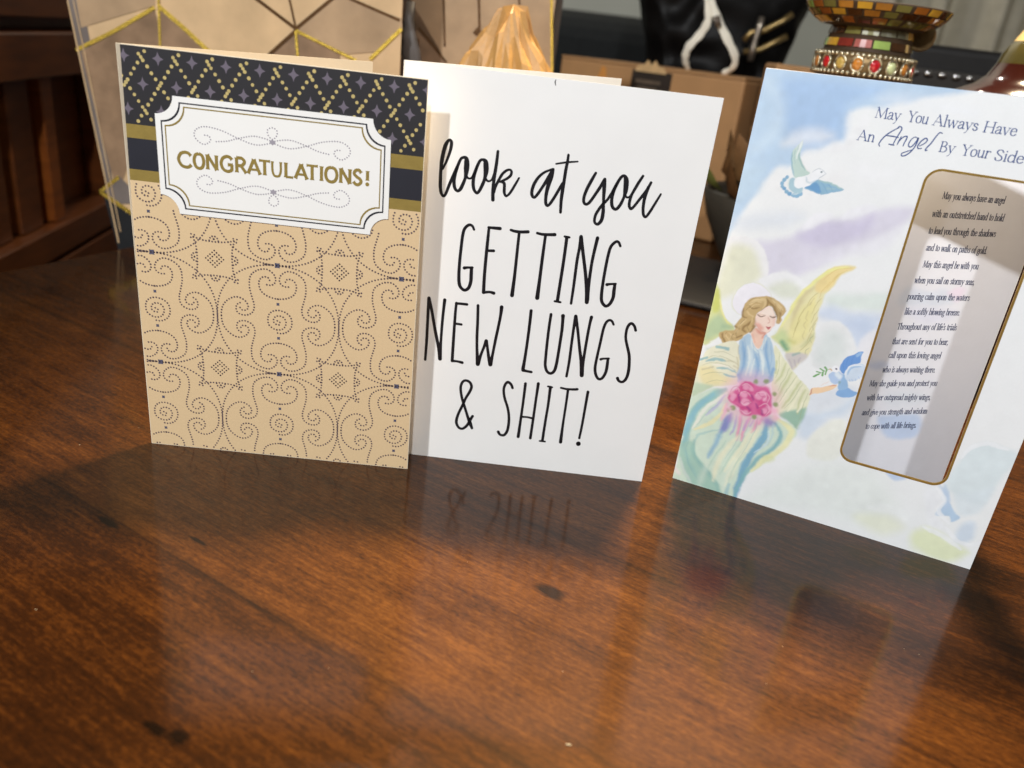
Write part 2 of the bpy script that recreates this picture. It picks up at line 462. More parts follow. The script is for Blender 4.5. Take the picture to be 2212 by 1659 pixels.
# ------------------------------------------------------------------ traced artwork, in card millimetres
CARD_TWO_STROKES=[[19.27,144.89,1.01,20.77,148.55,1.13,21.95,152.88,1.37,22.32,156.11,1.48,21.84,157.39,1.23,20.84,157.15,1.36,19.74,155.07,1.73,19.09,152.06,1.74,18.66,148.8,1.75,18.51,144.8,1.51,18.61,140.8,1.52,18.85,137.03,1.53,19.45,134.29,1.41,20.58,133.02,1.16,21.52,134.29,1.28,22.65,137.99,1.4,23.79,141.41,1.39,24.72,144.03,1.39,25.76,146.9,1.38,26.9,150.01,1.25,28.09,150.9,1.25,29.27,150.54,1.87,29.7,148.61,2.38,29.79,146.13,2.39,29.76,143.63,1.77,29.54,141.84,1.39,28.84,139.49,1.53,27.89,137.09,1.53,26.74,136.06,1.28,25.59,136.81,1.41,24.93,138.51,1.53,24.74,140.77,1.52,25.02,143.57,1.52,25.78,146.66,1.38],[29.93,143.15,1.26,30.65,142.35,1.01,31.57,142.13,0.89,32.54,142.7,1.01,33.4,144.56,1.26,34.38,147.67,1.38,35.41,150.27,1.25,36.62,150.91,1.25,37.83,150.31,2.0,38.25,148.63,2.38,38.5,146.16,2.26,38.28,143.13,1.52,37.64,140.53,1.52,36.4,137.34,1.4,35.35,136.19,1.28,34.08,137.31,1.4,33.43,139.27,1.53,33.27,141.78,1.52,33.65,144.59,1.39,34.41,147.43,1.26],[38.41,143.14,1.26,39.41,142.13,1.01,40.33,141.99,0.89,41.28,142.73,0.89,42.02,144.33,1.14,42.54,146.64,1.26],[42.87,155.21,1.24,42.84,152.38,1.37,42.72,148.66,1.5,42.47,144.88,1.51,42.35,141.09,1.52,42.48,137.3,1.58,42.82,134.01,1.59],[42.87,137.34,1.28,43.37,139.95,1.27,44.58,143.12,1.26,45.84,145.78,1.26,47.45,147.47,1.13,48.92,148.02,1.0,49.77,147.25,1.13,49.46,145.46,1.26,47.84,143.89,1.14,46.03,142.79,1.01,45.19,142.19,0.89],[45.8,142.51,1.27,47.03,141.9,1.39,47.34,140.17,1.4,47.49,138.15,1.4,48.11,136.69,1.15,48.9,136.53,1.02,50.27,138.23,1.15,51.94,141.72,1.14,53.37,144.92,0.88],[67.9,150.43,1.3,66.21,149.8,1.02,64.0,148.52,1.11,61.91,146.25,1.31,60.36,143.14,1.47,59.75,140.13,1.47,60.03,138.1,1.42,61.09,137.28,1.19,62.27,138.66,1.33,63.97,141.81,1.32,65.61,145.23,1.46,67.0,148.3,1.6,67.86,150.28,1.45],[67.86,150.28,1.45,67.44,147.19,2.04,66.72,143.61,1.91,66.29,140.03,1.62,66.31,137.07,1.48,66.7,135.03,1.43,67.62,134.4,1.19,68.78,135.88,1.34,70.31,139.03,1.33,71.91,142.76,1.32,72.8,144.92,1.17],[73.74,157.27,1.15,73.72,154.28,1.3,73.47,150.8,1.45,73.38,146.15,1.46,73.24,141.74,1.62,73.25,137.31,1.48,73.66,132.13,1.26],[68.89,152.93,0.75,73.31,154.08,0.86,78.19,155.0,0.69],[86.75,151.07,1.16,85.46,147.88,1.46,83.98,143.9,1.47,83.18,140.27,1.42,83.37,137.93,1.36,84.56,137.03,1.25,86.03,138.24,1.36,87.89,141.72,1.35,89.7,145.46,1.46,91.1,148.84,1.46],[91.12,148.69,1.46,91.44,145.38,1.76,91.76,141.89,1.47,92.21,138.09,1.33,92.62,134.56,1.64,92.54,131.24,1.65,91.63,129.31,1.5,90.49,128.81,1.2,89.41,129.95,1.26,89.44,132.67,1.35,90.41,135.19,1.34,91.81,137.75,1.33,93.55,140.03,1.18,95.14,143.18,1.32],[95.14,143.18,1.32,96.57,147.16,1.4,98.09,150.53,1.34,99.44,151.33,1.3,100.41,149.94,2.18,100.85,147.37,2.34,101.0,144.76,2.05,100.8,142.38,1.32,99.97,139.32,1.42,98.83,137.1,1.43,97.59,136.41,1.34,96.18,137.67,1.48,95.56,140.57,1.48,95.88,144.15,1.32,96.82,147.48,1.17],[100.8,143.26,1.32,101.85,142.36,1.03,102.75,142.32,0.88,103.78,143.32,1.18,105.03,146.41,1.35,106.28,149.47,1.34,107.57,152.24,1.16],[104.21,144.26,1.17,103.64,141.54,1.36,103.7,138.87,1.36,104.64,137.44,1.25,105.8,138.53,1.24,107.65,141.72,1.3,109.47,144.89,1.35,110.57,147.07,1.34,111.56,149.81,1.22],[110.76,147.68,1.46,110.11,144.67,1.61,109.9,141.69,1.47,110.08,138.15,1.36,110.7,135.53,1.31,111.76,134.61,1.13,112.85,136.09,1.25,114.76,140.5,1.18,116.71,145.31,0.94],[35.62,119.67,1.09,34.78,121.14,1.16,33.27,121.54,1.32,31.58,119.97,1.4,30.78,117.12,1.41,30.51,111.14,1.42,30.39,104.3,1.44,30.56,97.8,1.53,31.14,93.33,1.62,32.31,91.4,1.47,33.99,90.65,1.47,35.67,92.03,1.55,36.38,95.23,1.62,36.28,98.51,1.69,36.12,101.55,1.52],[32.84,101.27,1.6,34.2,101.64,1.2,36.56,101.93,1.12],[42.35,121.47,1.24,42.34,113.78,1.49,42.35,105.77,1.51,42.48,98.45,1.53,42.84,90.63,1.63],[42.16,121.44,1.16,44.88,121.5,1.4,47.4,121.57,1.55],[42.45,110.69,1.18,45.57,110.99,1.34],[42.84,90.63,1.39,45.61,91.18,1.22,47.65,90.89,1.63],[52.36,121.5,1.16,54.27,121.15,1.32,56.99,121.17,1.4,60.25,121.64,1.47],[56.26,120.8,1.32,56.35,111.51,1.42,56.46,100.18,1.53,56.31,90.84,1.88],[64.44,121.52,1.16,66.73,121.25,1.32,69.44,121.42,1.4,72.51,121.79,1.55],[68.31,121.09,1.32,68.24,110.96,1.5,68.25,100.0,1.61,68.24,91.08,2.04],[77.04,121.48,1.01,79.2,121.35,1.09],[78.07,121.1,1.55,78.13,112.17,1.5,78.03,102.85,1.52,77.84,91.02,1.63],[76.62,90.49,1.06,79.34,90.37,1.06],[84.38,90.37,1.23,84.4,98.7,1.37,84.23,110.91,1.42,84.47,117.33,1.41,84.45,122.26,1.71],[84.45,122.26,1.71,86.36,115.18,1.57,88.99,105.42,1.6,90.79,97.43,1.86,91.62,91.9,1.96],[91.66,92.96,1.95,91.27,99.56,1.61,91.11,109.74,1.43,91.44,116.6,1.49,91.96,122.59,1.63],[102.82,120.17,1.17,101.76,121.81,1.24,100.39,121.84,1.32,98.63,119.46,1.4,98.04,115.81,1.41,97.77,110.16,1.43,97.68,103.23,1.44,97.85,97.06,1.54,98.43,93.38,1.55,99.94,91.47,1.47,101.19,91.21,1.47,102.57,92.64,1.55,103.49,95.69,1.62,103.35,98.99,1.69,103.28,101.87,1.44],[99.63,101.5,1.53,101.07,101.93,1.12,103.6,102.32,1.12],[17.82,53.22,1.29,17.84,62.22,1.38,17.66,70.36,1.41,17.48,78.36,1.45,17.41,84.67,1.64],[17.41,84.67,1.64,19.23,78.58,1.45,21.42,69.48,1.52,23.2,62.9,1.59,24.27,58.91,1.86,24.99,54.56,1.93],[24.97,54.84,1.88,24.73,63.1,1.32,24.64,72.58,1.36,24.75,79.27,1.39,24.95,84.7,1.59],[30.57,83.83,1.28,30.5,78.67,1.34,30.64,69.3,1.42,30.81,61.12,1.49,30.99,54.21,1.5],[30.45,83.68,1.23,32.96,83.78,1.28,35.61,83.8,1.33],[30.54,73.6,1.15,33.86,73.48,1.2],[31.12,54.23,1.34,33.45,54.31,1.18,35.95,53.96,1.5],[40.89,83.93,1.38,41.46,76.05,1.4,41.89,68.01,1.42,42.54,61.24,1.43,43.57,54.43,2.04],[43.6,54.16,2.04,44.66,59.3,1.38,45.79,63.59,1.38,46.51,66.69,1.74],[46.51,66.69,1.74,47.31,63.78,1.37,48.68,57.88,1.6,49.66,54.65,1.93],[49.78,54.67,1.93,50.27,60.02,1.38,50.96,68.35,1.42,51.57,74.64,1.4,52.01,80.04,1.44,52.09,84.55,1.79],[66.16,84.53,1.5,66.28,76.89,1.46,66.23,67.36,1.42,66.06,59.9,1.5,65.81,54.29,1.76],[65.87,53.81,1.7,67.74,53.55,1.33,70.05,53.35,1.33],[75.74,83.87,1.38,75.65,77.13,1.4,75.78,69.21,1.42,76.07,61.18,1.43,76.38,57.63,1.44,77.5,54.81,1.45,79.32,53.79,1.45,80.85,54.91,1.51,81.55,57.64,1.57,81.82,63.54,1.49,81.91,70.63,1.48,81.93,76.98,1.52,81.64,81.97,1.57,81.47,83.81,1.93],[87.4,53.28,1.26,87.62,61.03,1.37,87.46,70.7,1.35,87.37,78.62,1.4,87.49,84.41,1.68],[87.49,84.41,1.68,89.5,77.31,1.4,91.75,68.04,1.48,93.43,61.78,1.75,94.71,54.72,2.02],[94.72,55.05,1.95,94.41,60.27,1.56,94.36,67.73,1.42,94.46,76.04,1.4,94.65,81.73,1.39,94.91,84.88,1.62],[105.87,82.52,1.09,104.81,84.11,1.21,103.43,84.4,1.26,102.17,82.99,1.33,101.4,79.45,1.34,101.06,73.07,1.35,100.66,65.95,1.36,100.51,60.08,1.44,101.21,56.55,1.45,102.63,54.26,1.39,103.91,53.92,1.39,105.1,55.07,1.45,106.04,57.83,1.51,106.17,60.81,1.56,106.0,64.69,1.37],[102.59,64.26,1.37,103.88,64.75,1.06,106.38,65.13,1.12],[116.73,80.92,1.33,115.86,82.85,1.33,114.46,84.08,1.39,113.35,83.62,1.45,112.52,81.48,1.39,112.46,78.33,1.34,112.89,75.85,1.34,114.0,72.8,1.41,115.64,68.52,1.48,116.43,64.73,1.49,116.87,59.89,1.57,116.52,56.22,1.51,115.47,54.26,1.39,114.18,53.76,1.33,112.85,54.42,1.39,112.21,55.5,1.58],[43.96,19.02,1.37,42.57,22.26,1.9,41.21,25.29,1.44,39.33,30.21,1.35,37.72,34.33,1.34,36.64,38.49,1.33,36.38,41.55,1.33,37.23,43.98,1.32,38.75,44.75,1.32,40.58,44.03,1.4,41.67,41.86,1.4,41.04,39.06,1.41,39.27,34.93,1.34,38.17,31.24,1.42,36.59,26.67,1.36,35.82,22.98,1.44,36.02,20.59,1.45,37.29,18.54,1.37,38.96,18.07,1.38,40.5,19.16,1.45,41.93,21.37,1.52,42.78,23.89,1.52,43.69,25.81,1.36],[61.86,43.71,1.32,60.95,45.52,1.39,59.42,46.55,1.46,58.29,45.56,1.39,57.67,43.16,1.32,57.89,40.48,1.33,58.86,37.09,1.34,60.56,32.99,1.35,61.67,28.78,1.35,62.11,24.84,1.44,61.95,20.39,1.45,60.96,17.82,1.45,59.77,17.06,1.38,58.27,17.47,1.38,57.41,18.77,1.53],[67.96,46.89,1.46,67.99,38.29,1.34,67.9,28.41,1.36,67.74,17.3,1.61],[74.22,47.7,1.54,74.12,39.09,1.33,74.06,28.02,1.36,73.92,17.31,1.45],[68.23,28.65,1.13,71.09,28.83,1.05,73.83,28.47,1.28],[79.1,46.8,0.95,80.23,46.79,0.95,81.24,46.61,0.95],[80.37,46.31,1.54,80.48,36.79,1.34,80.28,27.24,1.36,80.18,16.71,1.46],[78.88,16.38,1.0,81.5,16.4,1.0],[85.59,46.87,1.1,88.39,46.58,1.17,91.89,46.84,1.32,93.61,47.14,1.39],[89.14,46.29,1.32,89.24,37.94,1.26,89.24,27.63,1.28,89.41,17.13,1.76],[99.02,46.42,1.47,98.92,37.63,1.34,98.78,27.69,1.28,98.48,20.58,1.22],[98.46,17.52,2.37,98.49,17.28,2.38]]
SCROLLS={'s':[(-4.85,16.95),(-3.43,16.85),(-2.06,17.34),(-1.02,18.54),(-0.85,19.71),(-1.04,21.0),(-1.65,22.14),(-2.67,23.1),(-3.84,23.88),(-5.15,24.18),(-6.57,24.02),(-7.98,23.7),(-9.25,23.06),(-10.53,22.2),(-11.5,21.28),(-12.07,20.3),(-12.51,19.04),(-12.66,17.38),(-12.71,15.72),(-12.57,14.09),(-12.24,12.57),(-11.81,10.85),(-11.39,9.23),(-11.04,8.09),(-10.83,6.6),(-10.94,4.9),(-11.49,3.42),(-12.39,2.47),(-13.53,1.82),(-14.99,1.39),(-16.27,1.41),(-17.63,1.76),(-18.63,2.6),(-19.06,3.8),(-19.01,5.16),(-18.32,6.42),(-17.18,7.12)],'c':[(-17.27,4.79),(-16.34,3.78),(-15.0,3.76),(-13.83,4.57),(-13.56,5.78),(-13.94,7.09),(-14.76,8.24),(-15.91,9.04),(-17.16,9.57),(-18.52,9.75),(-19.89,9.52),(-21.19,8.94),(-22.39,8.13),(-23.45,7.17),(-24.39,6.06),(-25.08,4.8),(-25.56,3.4),(-25.85,1.84),(-25.93,0.13)],'h':[(-3.54,19.14),(-4.14,20.25),(-5.39,20.6),(-6.75,20.28),(-7.78,19.35),(-8.35,18.03),(-8.42,16.71),(-8.2,15.41),(-7.76,14.24),(-6.99,13.17),(-5.97,12.35),(-4.71,11.66),(-3.39,11.21),(-1.96,10.91),(-0.63,10.73),(0.17,10.72)],'r':[(-1.36,0.28),(-0.15,-0.4),(-0.59,-1.65),(-1.97,-1.47),(-2.99,-0.59),(-3.03,0.71),(-2.46,1.9),(-1.32,2.61),(0.03,2.7),(1.31,2.33),(2.2,1.31),(2.66,-0.01),(2.48,-1.4),(1.98,-2.56),(1.06,-3.53),(-0.21,-4.05),(-1.51,-4.17),(-2.83,-3.91),(-4.11,-3.19),(-5.12,-2.27),(-5.57,-1.02),(-5.64,0.24),(-5.51,1.62),(-5.1,2.93),(-4.27,3.97),(-3.14,4.78),(-1.91,5.19),(-0.53,5.35),(0.87,5.14),(2.18,4.78),(3.36,4.1),(4.41,3.17),(5.04,1.98),(5.31,0.64),(5.33,-0.63),(5.15,-1.85),(4.56,-3.13),(3.74,-4.19),(2.66,-5.01),(1.38,-5.6),(0.08,-5.82),(-1.31,-5.7)]}
ANGEL_WORD=[[53.38,177.27,52.87,177.99,53.07,178.98,54.04,181.03,55.64,183.0,57.6,184.69,58.62,185.4],[58.06,185.01,58.5,185.82,59.26,185.8,59.75,185.16,59.51,183.87,58.96,182.07,58.51,180.42,58.18,178.63],[56.56,178.61,57.66,178.52,58.68,178.52],[54.76,181.77,57.2,181.81,59.44,181.63],[60.4,182.12,60.01,180.49,59.71,178.86],[59.91,180.0,61.1,182.0,62.39,182.57,62.56,181.65,62.16,179.87,62.05,178.68],[66.78,182.34,65.42,182.7,64.28,181.44,63.88,179.49,64.63,178.66,65.61,179.44,66.43,181.29,66.8,182.59,66.6,179.68,65.54,177.06,63.95,175.23,62.59,174.86,62.42,175.79,64.09,176.84,65.68,177.65],[68.06,179.59,69.56,180.82,70.21,182.16,69.42,182.82,68.15,181.54,67.41,179.55,67.89,178.53,69.01,178.79],[74.8,185.56,73.76,185.62,72.83,183.79,71.84,181.16,70.71,179.11,70.64,178.16,71.3,178.45]]
TITLE_WORDS=[('May', (48.4, 188.03), (58.11, 188.04)), ('You', (60.69, 188.18), (68.61, 188.12)), ('Always', (70.23, 188.1), (86.61, 188.18)), ('Have', (88.43, 188.05), (100.21, 188.17)), ('An', (43.99, 178.43), (51.07, 178.55)), ('By', (75.29, 178.5), (81.11, 178.68)), ('Your', (83.46, 178.43), (93.92, 178.67)), ('Side', (95.45, 178.3), (105.72, 178.56))]
POEM_LINES=[('May you always have an angel', (93.83, 156.49), (122.84, 157.47)), ('with an outstretched hand to hold', (91.75, 148.12), (125.18, 149.66)), ('to lead you through the shadows', (92.57, 140.33), (124.0, 142.22)), ('and to walk on paths of gold.', (94.03, 132.55), (122.59, 134.08)), ('May this angel be with you', (95.07, 124.58), (121.4, 126.5)), ('when you sail on stormy seas,', (93.51, 116.75), (122.03, 118.9)), ('pouring calm upon the waters', (92.74, 108.57), (122.42, 111.14)), ('like a softly blowing breeze.', (93.69, 101.05), (120.21, 103.46)), ("Throughout any of life's trials", (92.38, 93.24), (121.2, 95.94)), ('that are sent for you to bear,', (92.29, 85.56), (119.64, 88.17)), ('call upon this loving angel', (92.7, 78.33), (118.38, 80.88)), ('who is always waiting there.', (91.94, 70.48), (117.95, 73.27)), ('May she guide you and protect you', (87.71, 62.42), (121.36, 66.36)), ('with her outspread mighty wings,', (88.65, 54.82), (120.44, 58.55)), ('and give you strength and wisdom', (88.56, 46.41), (121.39, 50.97)), ('to cope with all life brings.', (92.57, 39.03), (118.18, 42.54))]
PAINT_OPS=[
('f','p',[0.6,203.2,79.9,204.9,64.3,197.4,53.2,192.8,38.3,188.9,39.6,177.9,35.6,176.9,29.8,173.0,25.4,171.7,21.1,164.1,14.6,161.6,7.8,147.4,1.8,131.3,-1.1,126.9],(178,204,229),0.9,4),
('f','p',[10.0,198.4,41.7,200.3,48.7,198.0,37.8,190.8,38.5,178.4,29.1,173.3,22.4,172.6,11.2,181.9],(166,194,228),0.85,9),
('f','s',[3.4,196.9,9.3,189.7,10.8,177.7,4.4,168.5],(204,222,236),0.6,9,4.68),
('f','p',[-4.3,158.5,10.2,162.3,9.8,151.5,2.1,146.4],(190,212,230),0.7,7),
('f','s',[49.5,194.9,64.8,195.6,83.1,194.3],(232,236,242),0.5,10,3.75),
('f','s',[32.9,171.5,41.5,176.8,45.4,186.6],(236,238,240),0.8,4,4.0),
('f','s',[15.9,156.1,27.1,153.7,41.8,163.3],(236,237,238),0.7,8,8.42),
('f','p',[12.4,127.3,20.4,131.2,34.4,138.4,40.0,143.9,51.4,147.5,58.3,151.6,70.3,155.1,73.5,153.0,69.7,146.0,56.2,134.7,44.9,125.0,34.7,117.4,28.0,117.9,21.6,113.7],(209,205,224),0.75,6),
('f','p',[29.5,135.3,40.2,143.2,53.2,145.7,58.8,149.6,57.7,141.5,42.9,132.7],(194,188,216),0.55,6),
('f','s',[32.8,139.2,37.2,144.1,42.1,146.4],(234,235,240),0.8,3,4.23),
('f','s',[47.5,146.7,52.0,150.1,57.9,152.9],(233,234,240),0.8,3,3.4),
('f','s',[38.0,124.2,50.2,131.3,62.4,136.7,70.0,144.7],(226,226,236),0.6,6,5.73),
('f','s',[0.2,134.8,12.9,138.0,29.7,143.4],(214,222,232),0.6,9,6.69),
('f','p',[2.5,103.1,0.9,125.0,5.1,129.7,11.8,130.2,17.2,127.5,20.9,121.4,22.6,114.0,19.9,107.9],(234,235,236),1,1.5),
('f','p',[1.7,99.6,1.7,121.2,6.0,126.0,12.8,125.8,17.2,119.8,18.3,111.5],(224,226,202),0.9,6),
('f','p',[19.1,111.6,24.0,116.2,29.5,117.8,35.5,116.8,40.7,113.4,39.5,106.8,27.6,107.2],(234,236,238),1,2),
('f','p',[24.0,109.6,30.4,114.1,36.4,113.2,38.4,108.2,30.8,106.4],(216,222,204),0.8,5),
('f','p',[49.3,111.6,60.0,114.9,74.4,118.2,73.8,110.3,58.4,107.4,51.2,107.3],(216,228,222),0.8,6),
('f','p',[46.9,103.9,51.8,107.8,60.0,106.6,72.9,108.5,73.5,101.6,70.5,96.8,67.7,91.2,62.9,95.7,56.7,100.2,49.1,101.2],(202,215,234),0.85,6),
('f','p',[60.0,101.4,67.4,105.6,72.1,101.2,68.3,97.1],(192,207,231),0.6,7),
('f','p',[50.9,79.3,49.2,94.7,52.9,100.5,58.6,101.1,64.3,96.0,68.3,89.0,67.5,81.3,58.9,77.2],(231,234,235),1,2),
('f','p',[51.9,81.2,51.9,92.9,56.0,97.2,61.3,93.7,64.0,86.2,58.1,80.4],(214,223,221),0.8,8),
('f','p',[68.1,95.4,73.7,100.8,73.8,84.7,69.4,87.6],(230,231,236),0.8,3),
('f','p',[51.2,53.3,63.7,58.8,71.7,68.1,74.7,70.7,72.5,59.7,63.3,51.6,59.2,43.1,53.9,42.3],(204,218,233),0.85,7),
('f','p',[58.7,42.0,62.8,50.5,69.2,55.2,72.8,52.8,74.7,39.9,70.2,33.9,61.1,32.7],(231,234,226),1,3),
('f','p',[51.7,64.0,64.3,71.1,71.8,73.2,71.7,68.1,63.5,59.6,53.7,55.8],(214,222,232),0.7,5),
('f','p',[38.0,-1.4,50.3,17.7,63.4,29.7,76.0,34.9,93.0,33.4,104.7,18.2,92.9,6.2,61.7,4.2],(224,231,227),0.7,14),
('f','p',[93.7,39.0,104.8,38.3,99.8,33.0],(190,208,234),0.9,2),
('f','p',[120.2,39.2,122.4,52.6,124.6,58.9,130.2,62.5,137.5,62.2,142.3,59.6,139.3,44.2,135.9,33.3,126.0,34.2],(214,227,231),0.85,4),
('f','p',[125.7,35.0,132.7,39.2,138.9,43.2,136.9,30.1,131.4,25.4,126.8,29.1],(217,228,234),0.8,4),
('f','p',[121.3,21.6,121.2,24.3,122.8,30.8,127.5,26.6,131.1,24.3,127.9,20.8,126.4,23.5],(180,205,229),0.95,1.2),
('f','p',[120.5,31.3,119.8,38.2,123.2,34.1,123.4,28.7],(190,210,229),0.8,2),
('f','p',[131.2,17.0,133.1,22.3,137.1,22.9,138.1,15.1,132.3,11.0],(205,220,236),0.8,4),
('f','p',[114.3,10.5,120.4,14.7,125.9,13.1,131.0,10.5,138.9,8.0,131.9,0.4,116.8,2.0],(225,232,193),0.9,6),
('f','p',[88.3,9.2,101.8,15.2,110.5,11.0,101.3,3.6],(226,230,206),0.7,8),
('f','p',[113.1,32.2,117.1,35.5,121.6,29.9,120.5,24.0,126.2,17.0,119.9,16.4],(233,236,240),0.8,4),
('f','s',[117.1,35.5,122.0,30.9,121.8,24.5,127.6,19.4],(240,243,246),0.75,1,1.98),
('f','s',[122.4,52.6,124.7,58.5,130.3,62.1,137.6,61.9],(240,243,246),0.75,1,1.91),
('f','s',[126.8,17.2,131.8,12.6,137.6,12.1,141.7,14.7],(240,243,246),0.75,1,2.02),
('f','s',[117.7,14.2,123.7,13.2,130.1,11.0,135.2,8.4],(240,243,246),0.75,1,2.05),
('f','s',[118.2,36.7,123.1,32.2,123.5,26.0],(188,208,232),0.6,1.5,1.98),
('f','s',[93.4,15.9,104.7,18.2,113.3,13.9],(236,240,240),0.6,3,4.06),
('f','p',[0.1,105.0,1.9,104.4,3.7,99.6,5.7,94.4,8.7,90.2,12.9,87.7,12.8,85.1,8.9,82.7,4.7,78.4,0.6,74.7,-0.8,83.5],(208,214,160),1,1.5),
('f','p',[0.4,100.2,0.9,104.2,2.5,103.1,4.0,98.2,4.4,94.1,1.7,92.7],(199,205,112),0.9,3),
('f','p',[0.9,86.8,4.7,91.3,9.4,88.2,11.6,85.9,7.2,82.6,1.4,77.9],(176,200,165),0.8,4),
('f','s',[3.6,99.5,5.7,94.4,8.8,89.5,11.9,87.8],(232,228,150),0.9,1,0.74),
('f','s',[8.1,86.5,12.4,87.2],(150,182,150),0.5,3,1.36),
('f','s',[2.7,73.4,6.4,73.7,5.2,69.6],(170,190,160),0.6,3,1.75),
('f','p',[9.1,99.4,9.4,103.3,10.9,107.0,13.7,109.4,17.0,110.5,21.0,110.0,24.3,108.1,26.7,104.9,27.0,98.1,21.3,94.7,14.9,93.8,11.1,95.7],(222,224,206),0.9,1),
('f','p',[9.6,99.5,9.8,103.1,11.3,106.7,13.9,109.1,17.1,110.1,20.9,109.5,24.1,107.9,26.2,104.8,26.3,98.3,21.1,95.3,14.8,94.1,11.4,96.1],(235,234,241),1,0.6),
('f','p',[57.3,125.9,56.2,126.5,52.6,125.9,48.6,123.9,45.0,120.2,41.6,115.7,38.9,111.8,37.5,107.4,36.4,104.1,34.7,99.3,33.1,93.0,31.8,88.9,30.3,86.7,35.1,84.4,37.9,82.3,39.9,78.2,43.1,74.1,45.0,77.1,47.8,81.0,49.4,85.0,49.2,91.9,48.3,96.8,48.0,100.1,47.5,104.4,48.2,107.9,48.4,112.0,50.6,116.4,51.8,119.9,53.6,122.9,56.6,125.2],(228,223,178),1,1.4),
('f','p',[57.3,125.9,52.6,125.7,47.4,122.7,45.0,119.1,43.7,114.8,45.0,112.2,48.1,112.9,50.6,116.4,51.8,119.9,53.6,122.9],(234,214,154),0.95,2.5),
('f','s',[54.1,125.7,48.8,123.1,45.2,119.5,41.8,114.9,38.6,109.4,35.9,101.0,33.8,92.5],(235,234,160),0.9,1.5,1.44),
('f','s',[43.3,113.8,40.6,109.8,39.0,105.1,38.2,100.5,38.0,93.9],(204,192,148),0.75,3,1.86),
('f','s',[45.1,110.5,44.0,106.3,43.5,100.7,44.1,95.8],(230,222,160),0.8,2,1.87),
('f','p',[37.4,92.4,39.2,100.4,41.6,105.7,45.7,106.7,45.7,99.6,45.8,91.7,42.6,86.7,39.0,85.8],(229,222,160),0.8,3),
('f','s',[43.8,106.9,42.0,104.1,41.1,101.5],(190,180,138),0.55,0.9,0.38),
('f','s',[43.3,102.7,43.2,99.6,44.2,98.2],(190,180,138),0.55,0.9,0.38),
('f','s',[43.6,98.0,43.1,96.2,44.2,94.4],(190,180,138),0.55,0.9,0.38),
('f','s',[44.0,93.7,43.8,90.9,44.8,89.4],(190,180,138),0.55,0.9,0.38),
('f','s',[44.5,109.1,43.4,106.1],(190,180,138),0.55,0.9,0.37),
('f','s',[40.2,96.5,39.8,93.0],(190,180,138),0.55,0.9,0.38),
('f','s',[47.4,92.8,47.0,90.6],(190,180,138),0.55,0.9,0.38),
('f','p',[31.0,86.9,34.4,91.6,37.8,89.3,39.9,83.5,38.0,82.0,34.7,84.7],(192,209,156),0.85,4),
('f','s',[35.7,86.0,38.3,83.1],(112,160,130),0.85,2.5,1.97),
('f','s',[38.6,87.4,40.9,87.0],(190,194,120),0.5,3,1.63),
('f','p',[38.6,80.7,43.1,82.2,48.0,82.9,47.6,79.6,44.7,77.0,43.2,73.7,40.7,76.3],(203,198,197),0.95,2),
('f','s',[42.1,80.9,44.6,82.6],(125,165,160),0.7,1.5,0.92),
('f','s',[45.0,85.9,47.9,90.9,48.5,93.4],(190,196,150),0.7,3,1.62),
('f','s',[40.8,78.4,43.0,74.7],(180,172,180),0.7,1,0.53),
('f','s',[43.3,78.8,44.2,76.5],(180,172,180),0.7,1,0.53),
('f','s',[45.7,80.5,45.3,78.2],(180,172,180),0.7,1,0.52),
('f','p',[15.1,96.7,15.0,99.8,16.8,102.6,20.4,104.3,24.4,105.1,27.6,105.1,30.6,104.5,32.7,102.9,33.9,101.0,33.4,98.8,32.6,97.1,33.0,95.4,32.1,93.7,30.6,94.0,30.4,97.6,29.1,100.0,27.5,101.4,25.6,101.2,23.6,98.7,22.2,96.3,22.1,93.8,21.6,91.9,21.3,89.0,20.2,86.6,18.0,84.5,17.7,82.8,15.5,80.4,13.8,79.8,13.9,77.3,11.7,77.8,9.5,77.9,7.8,80.2,7.0,82.6,8.6,84.4,13.3,86.1,13.5,88.2,14.8,91.3,15.7,94.0],(196,170,122),1,0.9),
('f','s',[24.4,103.9,25.3,101.5,23.4,98.1],(140,113,72),0.8,1,0.84),
('f','s',[24.8,103.4,28.1,101.5,30.2,98.9,30.6,96.6],(140,113,72),0.8,1,1.1),
('f','s',[19.9,92.2,17.0,87.6,18.6,86.2],(140,113,72),0.8,1,0.93),
('f','s',[21.0,90.0,20.5,86.7],(140,113,72),0.8,1,0.86),
('f','s',[15.2,97.4,15.8,94.0,17.7,93.1],(140,113,72),0.8,1,0.99),
('f','s',[8.5,83.3,8.6,81.2,10.5,78.8],(140,113,72),0.8,1,0.89),
('f','s',[13.6,87.8,15.4,87.2],(140,113,72),0.8,1,0.81),
('f','s',[16.9,99.5,19.8,98.5,22.1,99.7],(140,113,72),0.8,1,0.66),
('f','s',[15.1,82.5,17.0,84.4],(140,113,72),0.8,1,0.68),
('f','s',[12.3,79.6,14.0,78.2],(140,113,72),0.8,1,0.82),
('f','s',[32.2,101.8,31.8,98.3,31.9,95.2],(140,113,72),0.8,1,0.51),
('f','s',[17.1,99.9,20.1,102.9,23.2,103.4,24.2,102.3,23.7,99.8],(218,194,146),0.8,1,1.12),
('f','s',[17.3,96.5,18.6,95.1,21.1,94.3],(218,194,146),0.8,1,0.86),
('f','s',[27.1,104.3,30.3,103.0,32.8,100.9],(218,194,146),0.8,1,0.84),
('f','s',[9.9,82.8,12.2,80.3],(218,194,146),0.8,1,0.68),
('f','s',[17.3,91.9,15.6,89.0],(218,194,146),0.8,1,0.73),
('f','s',[11.4,84.0,14.0,82.9],(218,194,146),0.8,1,0.61),
('f','s',[20.7,94.5,20.0,91.5],(218,194,146),0.8,1,0.59),
